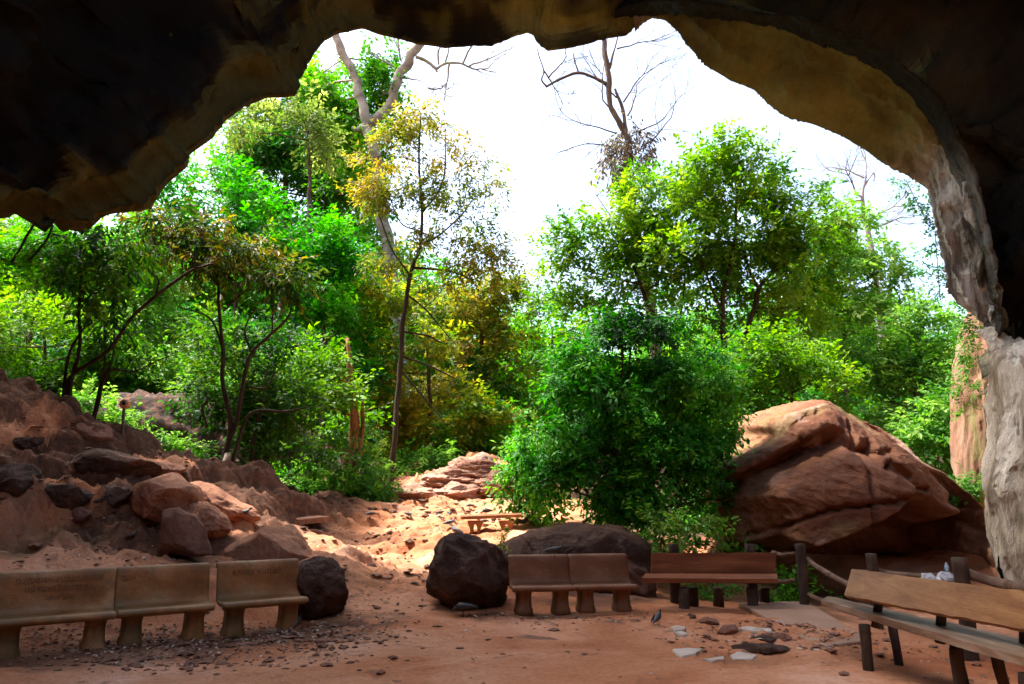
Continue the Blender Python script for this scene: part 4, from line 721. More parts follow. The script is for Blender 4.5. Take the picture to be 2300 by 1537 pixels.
pebbles('pebbles', 'loose reddish pebbles and stone chips strewn over the ground', [(-2.3, 8.4, 1.2, .8, 160), (-3.2, 7.3, 1.4, .4, 120), (3, 8.6, 1, .8, 170), (0, 7.5, 4, 2.4, 30), (-1.6, 11.5, 1.2, 1.5, 120), (-2.5, 17, 3, 4, 520), (-5.5, 10.5, 2, 1.5, 220), (-7, 14, 3, 3, 300), (5, 7, 1, 1.5, 60)], 'rock_red', .026)

pebbles('stone_chips', 'angular stone chips lying on the worn path', [(-2.6, 16, 1.6, 2.6, 260), (-2.2, 20.5, 2.6, 2.2, 260), (-1.5, 12.5, 1.2, 1.2, 60)], 'rock_mid', .05)
# ---------------------------------------------------------------- vegetation
def crown_leaves(blobs, Y, size, dens=1., elong=.42, droop=.25, gap=.09, six=False, depth=1., per=15, seed=0, nz=None):
    """blobs: (px,py,rx,ry[,dY[,density]]) ellipsoids seen at distance Y+dY; returns leaf arrays and twig anchors"""
    rg = np.random.default_rng(seed); O = []; OUT = []; anchors = []
    for bl in blobs:
        px, py, rx, ry = bl[:4]; dY = bl[4] if len(bl) > 4 else 0; dn = bl[5] if len(bl) > 5 else 1
        c = P(px, py, Y + dY); k = (Y + dY) / F / cp; a, b_ = rx * k, ry * k; dp = depth * (a + b_) / 2
        n = int(dn * dens * 6.5 * math.pi * a * b_ / (size * size * elong * .5) / per) + 3
        v = rg.normal(size=(n * 2, 3)); v /= np.linalg.norm(v, axis=1)[:, None]; r = rg.uniform(0, 1, n * 2) ** .45
        r = r * (1.02 + .42 * fbm(v * 2.2 + px * .37, 3))                                   # uneven outline
        o_ = c + v * r[:, None] * [a, dp, b_]
        keep = (fbm(o_ * [1, 1, 1.7] / (size * 8.5) + 3.3, 3) > gap) | (min(a, b_) < size * 3.2)
        if keep.sum() < 3: keep[:] = True
        o_ = o_[keep][:n]; v = v[keep][:n]
        O.append(o_); OUT.append(v); anchors.append((c, o_[:: max(1, len(o_) // 9)][:9]))
    o_ = np.concatenate(O); v = np.concatenate(OUT); n = len(o_)
    ax = v * [1, 1, .5] + rg.normal(size=(n, 3)) * .55; ax[:, 2] -= droop; ax /= np.linalg.norm(ax, axis=1)[:, None]
    upv = np.stack([rg.normal(size=n) * .3, rg.normal(size=n) * .3 - .15, np.ones(n)], 1); sd_ = np.cross(ax, upv); sd_ /= np.linalg.norm(sd_, axis=1)[:, None]; up = np.cross(sd_, ax)
    tc = rg.normal(.42, .2, n) + .6 * fbm(o_ / (size * 12) + 9, 2)
    t = np.linspace(0, 1, per); Lc = size * per * .22; sgn = np.where(np.arange(per) % 2, 1., -1.)
    pos = o_[:, None] + ax[:, None] * (t * Lc)[None, :, None] + rg.normal(size=(n, per, 3)) * size * .35
    d = ax[:, None] * (.55 + .4 * t[None, :, None]) + sd_[:, None] * sgn[None, :, None] * .8 + rg.normal(size=(n, per, 3)) * .4; d[..., 2] -= droop * .8
    nr = up[:, None] + rg.normal(size=(n, per, 3)) * .32
    L = size * rg.uniform(.65, 1.3, n * per); tint = np.clip(np.repeat(tc, per) + rg.normal(size=n * per) * .13, 0, 1)
    return leafset(pos.reshape(-1, 3), d.reshape(-1, 3), nr.reshape(-1, 3), L, L * elong, tint, six) + (anchors,)
NL = 0
def tree(name, label, cat, Y, branches, blobs, leaf, size, bark='bark', group=None, dens=1., twigs=True, base=True, kind=None, extra=None, **k):
    global NL
    if cat == 'tree': size = size * 1.22; k['elong'] = k.get('elong', .42) * 1.12
    e = None
    if branches:
        b0 = branches[0][0]; root = P(b0[0], b0[1], Y + (b0[3] if len(b0) > 3 else 0)); root[2] = min(root[2], float(gz(root[0], root[1]))) if base else root[2]
    else: root = P(blobs[0][0], blobs[0][1], Y); root[2] = float(gz(root[0], root[1]))
    e = empty(name, root); tag(e, label, cat, group, kind)
    mb = MB(); allp = []
    for bi, br in enumerate(branches):
        pts = [P(b_[0], b_[1], Y + (b_[3] if len(b_) > 3 else 0)) for b_ in br]; rd = [b_[2] * .72 * Y / F for b_ in br]
        if bi == 0 and base: 
            g_ = float(gz(pts[0][0], pts[0][1]))
            if pts[0][2] > g_: pts.insert(0, np.array([pts[0][0], pts[0][1], g_ - .3])); rd.insert(0, rd[0] * 1.2)
            else: pts[0] = pts[0] - [0, 0, .15]
        pp_ = smoothline(pts, 6) if len(pts) > 1 else np.array(pts); rr = np.interp(np.linspace(0, 1, len(pp_)), np.linspace(0, 1, len(rd)), rd)
        jit = np.stack([pn(pp_ * 1.1 + 3), pn(pp_ * 1.1 + 8), 0 * pp_[:, 0]], 1) * rr[:, None] * .8; tube(mb, pp_ + jit, rr, 10 if rr[0] > .12 else 7, .3); allp.append(np.column_stack([pp_, rr]))
    if blobs:
        V, f, t, anc = crown_leaves(blobs, Y, size, dens, seed=int(abs(blobs[0][0] * 7 + blobs[0][1])) , **k); NL += len(f)
        if twigs:
            ap = np.concatenate(allp) if allp else np.array([[*root, .05]])
            for (c, an) in anc:
                dd = np.linalg.norm(ap[:, :3] - c, axis=1) + 1.2 * np.clip(ap[:, 2] - c[2] + .3, 0, None); j = int(np.argmin(dd)); s_ = ap[j, :3]; r0 = min(ap[j, 3] * .6, .03 + .012 * dd[j])
                if not allp: s_ = root; r0 = .03
                mid = (s_ + c) / 2 + rng.normal(size=3) * .06 * dd[j]; tube(mb, smoothline([s_, mid, c], 4), np.linspace(r0, r0 * .5, 9), 5, cap=False)
                for a in an:
                    m2 = (c + a) / 2 + rng.normal(size=3) * .08 * np.linalg.norm(a - c); tube(mb, np.array([c, m2, a]), [r0 * .45, r0 * .3, r0 * .12], 4, cap=False)
        o = npmesh('crown', V, f, M[leaf], smooth=False, tint=t); o.parent = e; o.matrix_parent_inverse = e.matrix_world.inverted()
    if extra: extra(mb)
    if mb.n: mb.build('trunk' if cat == 'tree' else 'stem', M[bark], e)
    return e
def bare(mb, p, d, L, r, lev, rg, spread=.55, up=.1):
    n = 5; pts = [p]; dd = d / np.linalg.norm(d)
    for k in range(n): dd = dd + rg.normal(size=3) * .16 + [0, 0, up * .3]; dd /= np.linalg.norm(dd); pts.append(pts[-1] + dd * L / n)
    tube(mb, np.array(pts), np.linspace(r, r * .55, n + 1), 4 if r < .03 else 6, cap=False)
    if lev == 0: return
    for k in range(rg.integers(2, 5)):
        t = rg.integers(2, n + 1); nd_ = dd + rg.normal(size=3) * spread * [1, .8, 1]; bare(mb, pts[t], nd_, L * rg.uniform(.55, .8), r * .5 * (1 if t == n else .8), lev - 1, rg, spread, up)
    bare(mb, pts[-1], dd + rg.normal(size=3) * .3, L * .75, r * .55, lev - 1, rg, spread, up)
SZ = 1.22
# --- trees: each placed at its own distance
FG = 'forest trees behind the clearing'
def ex1(mb):
    rg = np.random.default_rng(12)
    for (px, py, dx, dz, L) in [(1052, 150, 1, .6, 1.5), (1040, 142, .7, 1, 1.4), (1000, 142, .1, 1, 1.2), (1010, 143, -.4, -1, 1.2), (962, 198, .8, -.3, .7), (1052, 150, .8, -.6, 1.0), (900, 135, -.3, .8, 1.0), (985, 145, -.3, 1, 1.2), (885, 150, -.8, .5, .8)]:
        bare(mb, P(px, py, 40), np.array([dx, 0, dz], float), L * 1.3, .07, 3, rg)
def ex2(mb):
    rg = np.random.default_rng(5)
    for (px, py, dx, dz, L) in [(1385, 110, .8, .1, 1.6), (1222, 160, .5, -.6, 1.1), (1232, 175, .4, .8, 1.4), (1380, 250, -.8, .4, 1.9), (1385, 300, -1, .2, 2.2), (1410, 260, .7, .8, 2.), (1420, 300, 1, .3, 2.2), (1440, 330, .9, .5, 2.0), (1380, 330, -1, -.1, 1.8), (1385, 220, -.5, .8, 1.5), (1400, 230, .6, .6, 1.6)]:
        bare(mb, P(px, py, 36), np.array([dx, 0, dz], float), L * 1.15, .05, 3, rg)
# giant pale forked tree
e = tree('forest_tree', 'giant pale-barked tree forking into two bare limbs above the canopy', 'tree', 40, [
    [(915, 1060, 30), (905, 900, 24), (895, 760, 22), (880, 620, 22), (862, 500, 21), (850, 400, 21), (838, 320, 22), (820, 280, 21)], [(822, 285, 18), (845, 262, 17), (880, 225, 16), (895, 170, 16), (925, 125, 16), (960, 70, 16)],
    [(828, 285, 19), (815, 240, 16), (800, 190, 15), (775, 130, 14), (758, 90, 14), (750, 20, 12)], [(815, 285, 13), (800, 292, 9), (792, 286, 4)], [(935, 128, 6), (955, 135, 6), (975, 150, 6), (982, 162, 3)], [(980, 155, 5), (1005, 142, 4.5), (1035, 142, 4), (1052, 150, 3)], [(905, 175, 4), (925, 178, 2.5), (945, 182, 1.5), (962, 198, 1)]],
    [(800, 165, 55, 60, 1.2), (850, 120, 40, 50, 1), (790, 250, 50, 70, 2), (860, 210, 45, 60, 1.2), (880, 265, 40, 40, 1), (850, 340, 35, 45, 1), (730, 160, 55, 60, 2), (700, 220, 60, 60, 2.5), (780, 340, 60, 60, 3), (770, 430, 60, 60, 3), (810, 240, 50, 60, 2), (740, 260, 50, 60, 3), (850, 470, 45, 60, 1, .7), (875, 560, 45, 60, 1, .7), (835, 380, 30, 40, 1, .6)], 'l_green', .26, 'bark_pale', gap=.02, dens=.8, extra=ex1)
# tall evergreen at the back left
tree('forest_tree', 'tall very dark evergreen with layered crown below the left cave lip', 'tree', 46, [[(636, 620, 9), (640, 430, 8), (650, 280, 6)]],
    [(600, 290, 70, 60), (660, 250, 75, 45), (590, 360, 60, 60), (680, 340, 80, 70), (720, 410, 70, 60), (760, 330, 50, 80, 1), (640, 420, 70, 50)], 'l_dark', .3, 'bark', FG, dens=1.1)
tree('forest_tree', 'pale sage-green tree hanging over the evergreen near the left cave lip', 'tree', 38, [[(690, 560, 8), (695, 400, 6), (690, 300, 4)]],
    [(650, 235, 60, 28), (700, 280, 40, 60), (720, 330, 35, 45), (560, 260, 45, 30), (540, 300, 30, 20)], 'l_sage', .24, 'bark', FG, dens=.8, gap=0)
tree('forest_tree', 'thin sparse trees against bright sky at the far left of the evergreen', 'tree', 48, [[(510, 500, 4), (512, 380, 3.5), (515, 300, 2.5)], [(530, 500, 3), (534, 380, 3), (540, 300, 2)]],
    [(500, 320, 30, 30, 0, .4), (535, 340, 30, 40, 0, .5), (480, 360, 25, 25, 0, .4)], 'l_green', .26, 'bark_pale', FG, gap=.05, dens=.7)
tree('forest_tree', 'tall leafy green tree behind the giant pale trunk', 'tree', 50, [[(740, 900, 10), (735, 500, 8), (730, 250, 5)]],
    [(560, 420, 80, 70), (620, 330, 70, 70), (700, 430, 80, 70), (780, 500, 70, 70), (760, 380, 60, 60), (800, 300, 50, 60), (740, 180, 60, 60), (690, 330, 60, 60), (640, 500, 90, 60), (800, 600, 70, 60), (820, 420, 40, 60)], 'l_green', .32, 'bark', FG, gap=.0)
# bright emerald masses on the left
G1 = 'bright green trees behind the left slope'
tree('forest_tree', 'bright emerald tree crown directly under the left cave lip', 'tree', 30, [[(520, 980, 9), (530, 700, 7), (520, 480, 4)]],
    [(480, 430, 95, 60), (570, 440, 85, 60), (430, 420, 50, 45), (360, 470, 70, 50), (300, 510, 70, 40), (240, 540, 60, 40), (400, 400, 50, 35), (470, 380, 60, 40), (620, 500, 80, 60, -1), (520, 540, 120, 60), (410, 500, 60, 50)], 'l_emerald', .19, 'bark', G1)
tree('forest_tree', 'emerald tree with pale leaf tips left of the giant pale trunk', 'tree', 29, [[(720, 1030, 10), (730, 800, 8), (710, 600, 5)]],
    [(700, 540, 80, 70), (740, 640, 90, 70), (640, 600, 80, 70), (770, 740, 70, 80), (700, 740, 70, 70), (800, 860, 60, 90), (760, 560, 60, 60, 1)], 'l_emerald', .18, 'bark', G1)
tree('forest_tree', 'green tree filling the gap below the cave roof at the far left', 'tree', 27, [[(60, 930, 8), (70, 750, 6), (90, 560, 4)]],
    [(30, 540, 70, 50), (120, 570, 90, 60), (-40, 560, 90, 70), (60, 640, 110, 70), (220, 600, 90, 60), (150, 520, 80, 40), (0, 500, 80, 40)], 'l_green', .17, 'bark', G1)
tree('forest_tree', 'yellowish green tree seen through the gap between thin trunks at left', 'tree', 33, [[(330, 1010, 7), (335, 800, 5), (320, 620, 3)]],
    [(320, 640, 80, 60), (270, 720, 80, 60), (400, 720, 90, 70), (350, 560, 90, 60)], 'l_lime', .2, 'bark', G1)
tree('forest_tree', 'low bright green tree behind the lamp pole', 'tree', 25, [[(330, 1020, 6), (340, 900, 5), (350, 800, 3)]],
    [(330, 860, 110, 80), (430, 900, 90, 80), (250, 830, 90, 80), (400, 980, 80, 50), (300, 960, 80, 50), (520, 880, 80, 90)], 'l_lime', .15, 'bark', G1)
tree('forest_tree', 'mid green tree at the top of the left slope', 'tree', 24, [[(90, 900, 7), (100, 780, 5), (90, 700, 3)]],
    [(60, 760, 110, 80), (160, 800, 100, 80), (-50, 760, 90, 80), (200, 880, 80, 50), (80, 850, 110, 45), (270, 760, 70, 60)], 'l_mid', .15, 'bark', G1)
# bronze foreground trees
T = 'slender trees on the left slope'
tree('slender_tree', 'multi-stemmed slender tree on the left slope with one long stem arching right', 'tree', 15.2, [
    [(148, 918, 9), (160, 860, 7), (178, 790, 5), (176, 700, 5), (182, 600, 4), (178, 560, 3)], [(146, 918, 8), (158, 850, 7), (240, 790, 6), (290, 720, 6), (350, 665, 6), (420, 612, 5), (455, 598, 4), (480, 592, 3)], [(140, 915, 6), (145, 860, 5), (158, 790, 4), (185, 740, 4), (205, 725, 3)],
    [(350, 662, 4), (356, 630, 3), (340, 610, 2)], [(438, 604, 3), (436, 570, 2.5), (438, 540, 2)], [(25, 590, 4), (60, 530, 4), (85, 490, 4)], [(62, 586, 4), (100, 545, 4), (118, 505, 4)], [(116, 525, 3), (145, 535, 2.5), (165, 555, 2)]],
    [(210, 520, 60, 25, 0, .6), (150, 570, 50, 30, 0, .55), (220, 580, 60, 35, 0, .6), (240, 650, 45, 40, 0, .5), (280, 560, 60, 35, 0, .7), (190, 660, 40, 30, 0, .4)], 'l_olive', .15, 'bark_dark', T, elong=.3, droop=.6, six=True, gap=0, dens=.9)
tree('slender_tree', 'thin double-stemmed tree beside the multi-stemmed one on the left slope', 'tree', 16, [
    [(213, 928, 7), (222, 880, 5), (236, 830, 4), (234, 760, 3.5), (232, 690, 2.5)], [(215, 928, 5), (232, 860, 4), (252, 830, 3), (300, 835, 3), (350, 812, 2), (380, 800, 1.5)], [(240, 850, 4), (254, 800, 3), (256, 740, 2)]],
    [(250, 740, 40, 40, 0, .35), (330, 790, 50, 30, 0, .3), (220, 690, 40, 30, 0, .3)], 'l_olive', .14, 'bark_dark', T, elong=.3, droop=.5, six=True, gap=0)
tree('bronze_tree', 'dark forked tree with a spreading layer of bronze-gold leaves', 'tree', 17.5, [
    [(498, 1100, 11), (510, 1010, 9), (515, 940, 8), (500, 860, 7), (500, 780, 6), (490, 700, 5), (490, 640, 4)], [(508, 1015, 8), (540, 900, 7), (560, 800, 6), (600, 760, 5), (640, 720, 4), (655, 690, 3)], [(515, 1100, 7), (530, 1020, 6), (560, 930, 5), (640, 925, 4), (690, 915, 2)],
    [(500, 780, 4), (470, 715, 3), (400, 690, 2)], [(500, 700, 3), (530, 670, 3), (555, 650, 2)], [(562, 790, 4), (550, 740, 3), (575, 690, 2)], [(612, 750, 3), (612, 690, 2.5), (608, 640, 2)], [(558, 870, 4), (600, 870, 3), (620, 820, 2)], [(465, 960, 4), (455, 915, 4), (472, 895, 3)]],
    [(380, 490, 60, 25, 0, .7), (440, 520, 70, 28, 0), (500, 540, 75, 32, 0), (560, 570, 65, 32), (620, 610, 60, 30), (655, 640, 35, 26), (480, 590, 70, 28, 0, .8), (330, 520, 50, 28, 0, .7), (400, 570, 50, 25, 0, .6)], 'l_bronze', .17, 'bark_dark', None, elong=.28, droop=.5, six=True, gap=.02, dens=.8, depth=1.2)
tree('shade_tree', 'dark olive tree in shade among the forked branches left of the red trunk', 'tree', 18.5, [[(560, 1095, 7), (570, 1000, 6), (590, 900, 4)]],
    [(480, 780, 70, 70, .5, .7), (560, 870, 90, 90, 1), (460, 880, 50, 60, 1, .6), (600, 980, 90, 80, 1), (520, 1040, 60, 50, 1, .7), (650, 900, 70, 80, 1), (690, 1010, 60, 70, .6), (620, 760, 60, 50, 1, .7)], 'l_olive', .13, 'bark_dark', None, dens=.85, gap=-.02)
tree('red_trunk_tree', 'tree with a fluted reddish trunk left of the slender golden tree', 'tree', 22.5, [[(782, 1120, 22), (788, 1040, 17), (795, 950, 15), (790, 860, 10), (780, 760, 6)], [(800, 1060, 9), (812, 980, 7), (815, 900, 5)]],
    [(700, 900, 70, 70, -1, .8), (760, 850, 60, 70, -1, .8), (700, 820, 60, 50, -1, .7), (800, 930, 50, 50, 1, .7), (740, 1000, 50, 50, -.5, .6)], 'l_mid', .15, 'bark_red', None, gap=0)
# slender golden tree
tree('golden_tree', 'tall slender tree with sparse golden-green leaves in the centre', 'tree', 25, [
    [(880, 1078, 9.5), (888, 960, 8.5), (897, 840, 8), (905, 740, 7.5), (915, 660, 7), (926, 600, 6), (945, 545, 5), (948, 450, 4.5), (940, 350, 3.5), (945, 260, 2)], [(928, 602, 5), (975, 605, 4), (1020, 612, 3), (1062, 630, 2)], [(945, 550, 4), (985, 530, 3), (1040, 480, 2.5), (1060, 450, 1.5)],
    [(948, 480, 3), (985, 430, 3), (1000, 380, 2.5), (1000, 290, 1.5)], [(912, 660, 3.5), (960, 700, 3), (1010, 760, 1.5)], [(905, 745, 3.5), (960, 755, 3), (990, 770, 2)], [(900, 800, 4), (960, 820, 3), (1020, 850, 2)], [(898, 830, 3.5), (950, 890, 3), (1000, 950, 1.5)], [(922, 620, 3), (880, 560, 2.5), (850, 480, 2)], [(946, 520, 3), (900, 500, 2), (870, 430, 1.5)]],
    [(860, 350, 50, 50, 0, .9), (850, 430, 50, 60, 0, .9), (945, 265, 55, 30, 0, .9), (900, 310, 50, 40, 0, .9), (975, 340, 60, 45, 0, .35), (880, 390, 50, 50, 0, .6), (940, 430, 60, 55, 0, .6), (1020, 400, 60, 45, 0, .3), (870, 480, 55, 45, 0, .65), (930, 520, 60, 40, 0, .5), (1030, 490, 70, 45, 0, .5), (1090, 540, 60, 40, 0, .5), (1060, 590, 70, 35, 0, .5), (880, 570, 60, 45, 0, .6), (1000, 640, 60, 30, 0, .4), (1100, 430, 45, 50, 0, .25), (1130, 600, 30, 45, 0, .6), (1070, 340, 50, 40, 0, .18)],
    'l_gold', .15, 'bark_dark', None, elong=.33, gap=.05, dens=1.0, droop=.4)
tree('forest_tree', 'golden brown leaved tree right of the slender golden tree', 'tree', 32, [[(1080, 1010, 9), (1085, 860, 7), (1080, 700, 5)]],
    [(1040, 700, 90, 60), (1110, 660, 60, 55), (1060, 790, 90, 60), (1130, 760, 50, 60), (1110, 850, 70, 50), (990, 850, 60, 60), (1150, 700, 40, 40)], 'l_gold', .2, 'bark', None, dens=.9)
tree('forest_tree', 'yellow-green tree low between the giant trunk and the rocky outcrop', 'tree', 30, [[(960, 1020, 8), (965, 900, 6), (960, 780, 4)]],
    [(870, 680, 60, 70), (960, 760, 70, 60), (930, 900, 70, 80), (1000, 960, 90, 60), (860, 820, 50, 80), (940, 1020, 80, 40), (1080, 930, 80, 60), (860, 960, 50, 70)], 'l_yellowgreen', .18, 'bark', None, dens=1.)
tree('forest_tree', 'light green tree behind the top of the rocky outcrop', 'tree', 31, [[(1100, 1000, 8), (1105, 960, 6), (1110, 900, 4)]],
    [(1090, 940, 70, 50, -1), (1150, 900, 60, 60), (1120, 990, 80, 40, -1), (1030, 990, 50, 35, -1.5)], 'l_green', .17, 'bark', None)
# bare twisted tree with lianas
e = tree('bare_tree', 'tall twisted bare tree wrapped in lianas against the sky', 'tree', 36, [
    [(1500, 1000, 22), (1470, 800, 20), (1460, 700, 20), (1440, 600, 18), (1425, 500, 17), (1415, 430, 16), (1405, 360, 15), (1408, 320, 11), (1395, 280, 10), (1375, 245, 9), (1370, 200, 9), (1358, 110, 9), (1350, 20, 8)],
    [(1408, 300, 7), (1400, 250, 6), (1382, 200, 4)], [(1366, 190, 7), (1330, 172, 5), (1295, 165, 5), (1260, 178, 4.5), (1228, 195, 4)], [(1230, 195, 4), (1218, 180, 3), (1222, 160, 2.5), (1212, 130, 2), (1207, 110, 1.5)], [(1300, 165, 3), (1292, 140, 2.5), (1288, 120, 2)], [(1368, 155, 5), (1380, 110, 3), (1388, 80, 2)]],
    [(1400, 320, 40, 40, 0, .35), (1430, 300, 35, 50, 0, .35), (1395, 380, 35, 35, 0, .4), (1440, 360, 30, 40, 0, .35), (1375, 350, 25, 50, 0, .3)], 'l_brown', .26, 'bark', None, elong=.3, droop=.9, gap=0, extra=ex2)
mb = MB(); rg = np.random.default_rng(9)
e = empty('bare_tree', (*P(1950, 700, 44)[:2], 3)); tag(e, 'small distant leafless tree against the sky at the right', 'tree')
tube(mb, smoothline([P(1990, 900, 44) - [0, 0, 3], P(1965, 620, 44), P(1945, 500, 44), P(1937, 440, 44), P(1945, 400, 44)], 6), np.linspace(.25, .05, 25), 7)
for (px, py, dx, dz, L) in [(1945, 400, .2, 1, 1.4), (1940, 420, .8, .9, 1.4), (1938, 445, -1, .4, 1.9), (1935, 450, -1, -.2, 1.4), (1945, 500, 1, .7, 1.9), (1943, 490, -1, .2, 1.6), (1950, 510, 1, .3, 1.7), (1941, 400, -.7, .8, 1.3)]:
    bare(mb, P(px, py, 44), np.array([dx, 0, dz], float), L, .07, 3, rg)
mb.build('trunk', M['bark_grey'], e)
# right-hand trees
G2 = 'broad green trees on the right'
tree('forest_tree', 'round green tree with gaps of sky just right of the open sky', 'tree', 27, [[(1560, 1000, 10), (1540, 850, 9), (1500, 760, 8), (1465, 700, 7), (1430, 620, 5), (1400, 540, 4)], [(1500, 760, 4), (1530, 700, 3), (1540, 600, 2)], [(1440, 640, 4), (1360, 620, 3), (1290, 600, 2)]],
    [(1340, 440, 60, 40, 0, .7), (1400, 470, 80, 55), (1290, 520, 60, 45, 0, .7), (1450, 540, 80, 60), (1340, 560, 80, 45, 0, .8), (1270, 610, 60, 35, 0, .6), (1380, 640, 80, 40, 0, .7), (1480, 640, 60, 50, 0, .6), (1450, 420, 60, 40, 0, .8), (1520, 480, 70, 60, 1, .8), (1250, 660, 60, 40, 0, .6), (1530, 620, 60, 60, 1, .7), (1330, 680, 70, 40, 1, .6), (1260, 560, 50, 40, 0, .6), (1420, 560, 80, 60, 1), (1490, 500, 70, 60, 1)], 'l_mid', .17, 'bark_dark', G2, gap=.0, dens=.85)
tree('forest_tree', 'largest green tree on the right with two dark forking trunks', 'tree', 25, [[(1640, 1000, 14), (1634, 860, 11), (1622, 740, 9), (1628, 640, 7), (1650, 540, 5), (1655, 430, 4)], [(1640, 850, 8), (1680, 740, 8), (1705, 650, 7), (1740, 600, 5), (1760, 520, 3)], [(1705, 650, 5), (1680, 600, 4), (1665, 540, 3)], [(1622, 700, 4), (1580, 600, 3), (1560, 520, 2)]],
    [(1640, 330, 70, 38), (1580, 380, 70, 45), (1700, 370, 75, 45), (1640, 440, 110, 50), (1540, 460, 70, 50), (1770, 440, 65, 50), (1720, 520, 90, 50), (1590, 540, 80, 45, 0, .8), (1820, 430, 35, 30, 0, .5), (1800, 540, 60, 50), (1520, 570, 50, 50, 0, .7), (1660, 620, 60, 40, .5, .5), (1560, 700, 50, 50, .5, .3), (1770, 620, 70, 50), (1850, 500, 60, 50, 1), (1840, 600, 70, 50, 1), (1700, 700, 80, 50, 1, .7), (1800, 690, 80, 60, 1), (1640, 560, 90, 60, 1), (1580, 640, 70, 60, 1, .8), (1500, 420, 50, 50, 1, .8), (1760, 560, 70, 50, 1)], 'l_mid', .165, 'bark_dark', G2, gap=-.01, dens=.95)
tree('forest_tree', 'light green tree beneath the small leafless tree', 'tree', 29, [[(1900, 1000, 9), (1900, 850, 7), (1890, 650, 5)]],
    [(1880, 520, 60, 50), (1950, 560, 75, 55), (1860, 620, 90, 60), (1970, 640, 70, 50), (2000, 590, 40, 40, 0, .7), (1900, 720, 100, 60), (1800, 700, 70, 60), (1930, 490, 40, 25)], 'l_lime', .18, 'bark', G2, gap=-.03)
tree('forest_tree', 'bright lime green tree next to the rock pillar', 'tree', 24, [[(2050, 1040, 8), (2055, 900, 6), (2060, 780, 4)]],
    [(2080, 720, 60, 45, 0, .6), (2120, 780, 50, 60, 0, .9), (2040, 820, 80, 60), (1960, 800, 80, 60), (2090, 880, 70, 60), (2000, 900, 80, 60), (2110, 970, 60, 60), (2040, 700, 40, 40, 0, .4), (2050, 970, 60, 50)], 'l_lime', .15, 'bark', G2, gap=-.05)
tree('forest_tree', 'shaded green tree left of the great boulder behind its top', 'tree', 21, [[(1790, 1000, 8), (1780, 900, 6), (1770, 800, 4)]],
    [(1760, 800, 90, 60), (1830, 850, 80, 60), (1700, 880, 70, 60), (1780, 920, 90, 50), (1900, 880, 70, 50), (1680, 800, 50, 60, 0, .6), (1700, 960, 60, 50)], 'l_mid', .14, 'bark_dark', G2)
tree('forest_tree', 'green trees in the low background between the outcrop and dark bush', 'tree', 34, [[(1230, 1000, 8), (1235, 850, 6), (1240, 760, 4)]],
    [(1230, 720, 60, 50), (1290, 760, 70, 60), (1210, 820, 60, 70), (1280, 860, 60, 60), (1230, 920, 80, 60), (1340, 720, 50, 40, 0, .7)], 'l_green', .2, 'bark', G2)
tree('forest_tree', 'green tree low behind the forking trunks at right of the dark bush', 'tree', 33, [[(1650, 1010, 8), (1655, 900, 6), (1650, 800, 4)]],
    [(1600, 800, 70, 60, 0, .6), (1680, 760, 60, 50, 0, .5), (1620, 900, 90, 70), (1720, 860, 60, 80), (1540, 760, 50, 50, 0, .5)], 'l_green', .2, 'bark', G2)
# dark emerald bush in front
tree('dense_bush', 'large dense dark emerald bush in front of the clearing, right of the stone bench', 'bush', 14.3, [[(1378, 1175, 12), (1385, 1080, 10), (1390, 980, 8)], [(1365, 1170, 7), (1330, 1080, 5), (1290, 1000, 4)], [(1390, 1170, 8), (1440, 1060, 6), (1500, 980, 4)]],
    [(1420, 750, 90, 50), (1360, 800, 110, 60), (1480, 810, 100, 60), (1270, 880, 90, 70), (1400, 900, 140, 90), (1540, 890, 90, 80), (1230, 970, 70, 70), (1350, 1000, 130, 90), (1480, 1010, 130, 90), (1590, 990, 50, 80), (1330, 1090, 110, 70), (1450, 1100, 120, 60), (1560, 1080, 60, 70), (1500, 720, 60, 30, 0, .6), (1620, 930, 40, 30, 0, .5), (1180, 1010, 35, 30, 0, .5), (1600, 1120, 50, 30, 0, .5), (1390, 715, 50, 25, 0, .6), (1640, 860, 50, 45, -.3, .7), (1600, 800, 50, 40, 0, .6), (1300, 800, 50, 30, 0, .6), (1250, 1060, 60, 60), (1220, 1090, 30, 50, 0, .7)], 'l_bush', .12, 'bark_dark', None, dens=1.1, gap=.06, droop=.45)
tree('leafy_shrub', 'light green feathery shrub left of the dark emerald bush', 'bush', 17.5, [[(1200, 1170, 4), (1190, 1120, 3), (1180, 1070, 2)]],
    [(1190, 1060, 45, 40, 0, .9), (1160, 1090, 35, 25, 0, .7), (1220, 1120, 40, 50, 0, .8), (1200, 1010, 45, 40), (1180, 1140, 20, 25, 0, .6)], 'l_lime', .14, 'bark', None, elong=.5, six=True)
PG2 = 'small leafy plants beside the wooden benches'
for (lb, bl, Y, lf, ss) in [('large-leaved bright plant above the shaded wooden bench', [(1545, 1180, 55, 16, 0, .3), (1480, 1170, 35, 22, 0, .3), (1600, 1160, 35, 14, 0, .25), (1560, 1205, 45, 12, 0, .25), (1470, 1205, 28, 14, 0, .3)], 12.6, 'l_lime', .13),
        ('green fern seen under the seat of the shaded wooden bench', [(1590, 1330, 32, 18, 0, .9), (1600, 1312, 25, 8, 0, .6)], 12.6, 'l_lime', .11), ('leafy plant seen between the wooden bench and the fence post', [(1765, 1285, 22, 22, 0, .8), (1765, 1330, 25, 22, 0, .8), (1740, 1340, 20, 15)], 12.4, 'l_green', .11),
        ('low green plant on the ridge right above the shaded bench backrest', [(1560, 1232, 50, 9, 0, .7), (1680, 1232, 18, 10, 0, .6)], 13.2, 'l_green', .11), ('tiny plant by the fence behind the end of the right wooden bench', [(1888, 1349, 9, 6, 0, .35)], 9.9, 'l_green', .045)]:
    c0 = bl[0]; tree('leafy_plant', lb, 'plant', Y, [[(c0[0], c0[1] + c0[3], 1.5), (c0[0], c0[1], 1)]], bl, lf, ss, 'bark', PG2, elong=.42, six=True, base=False)
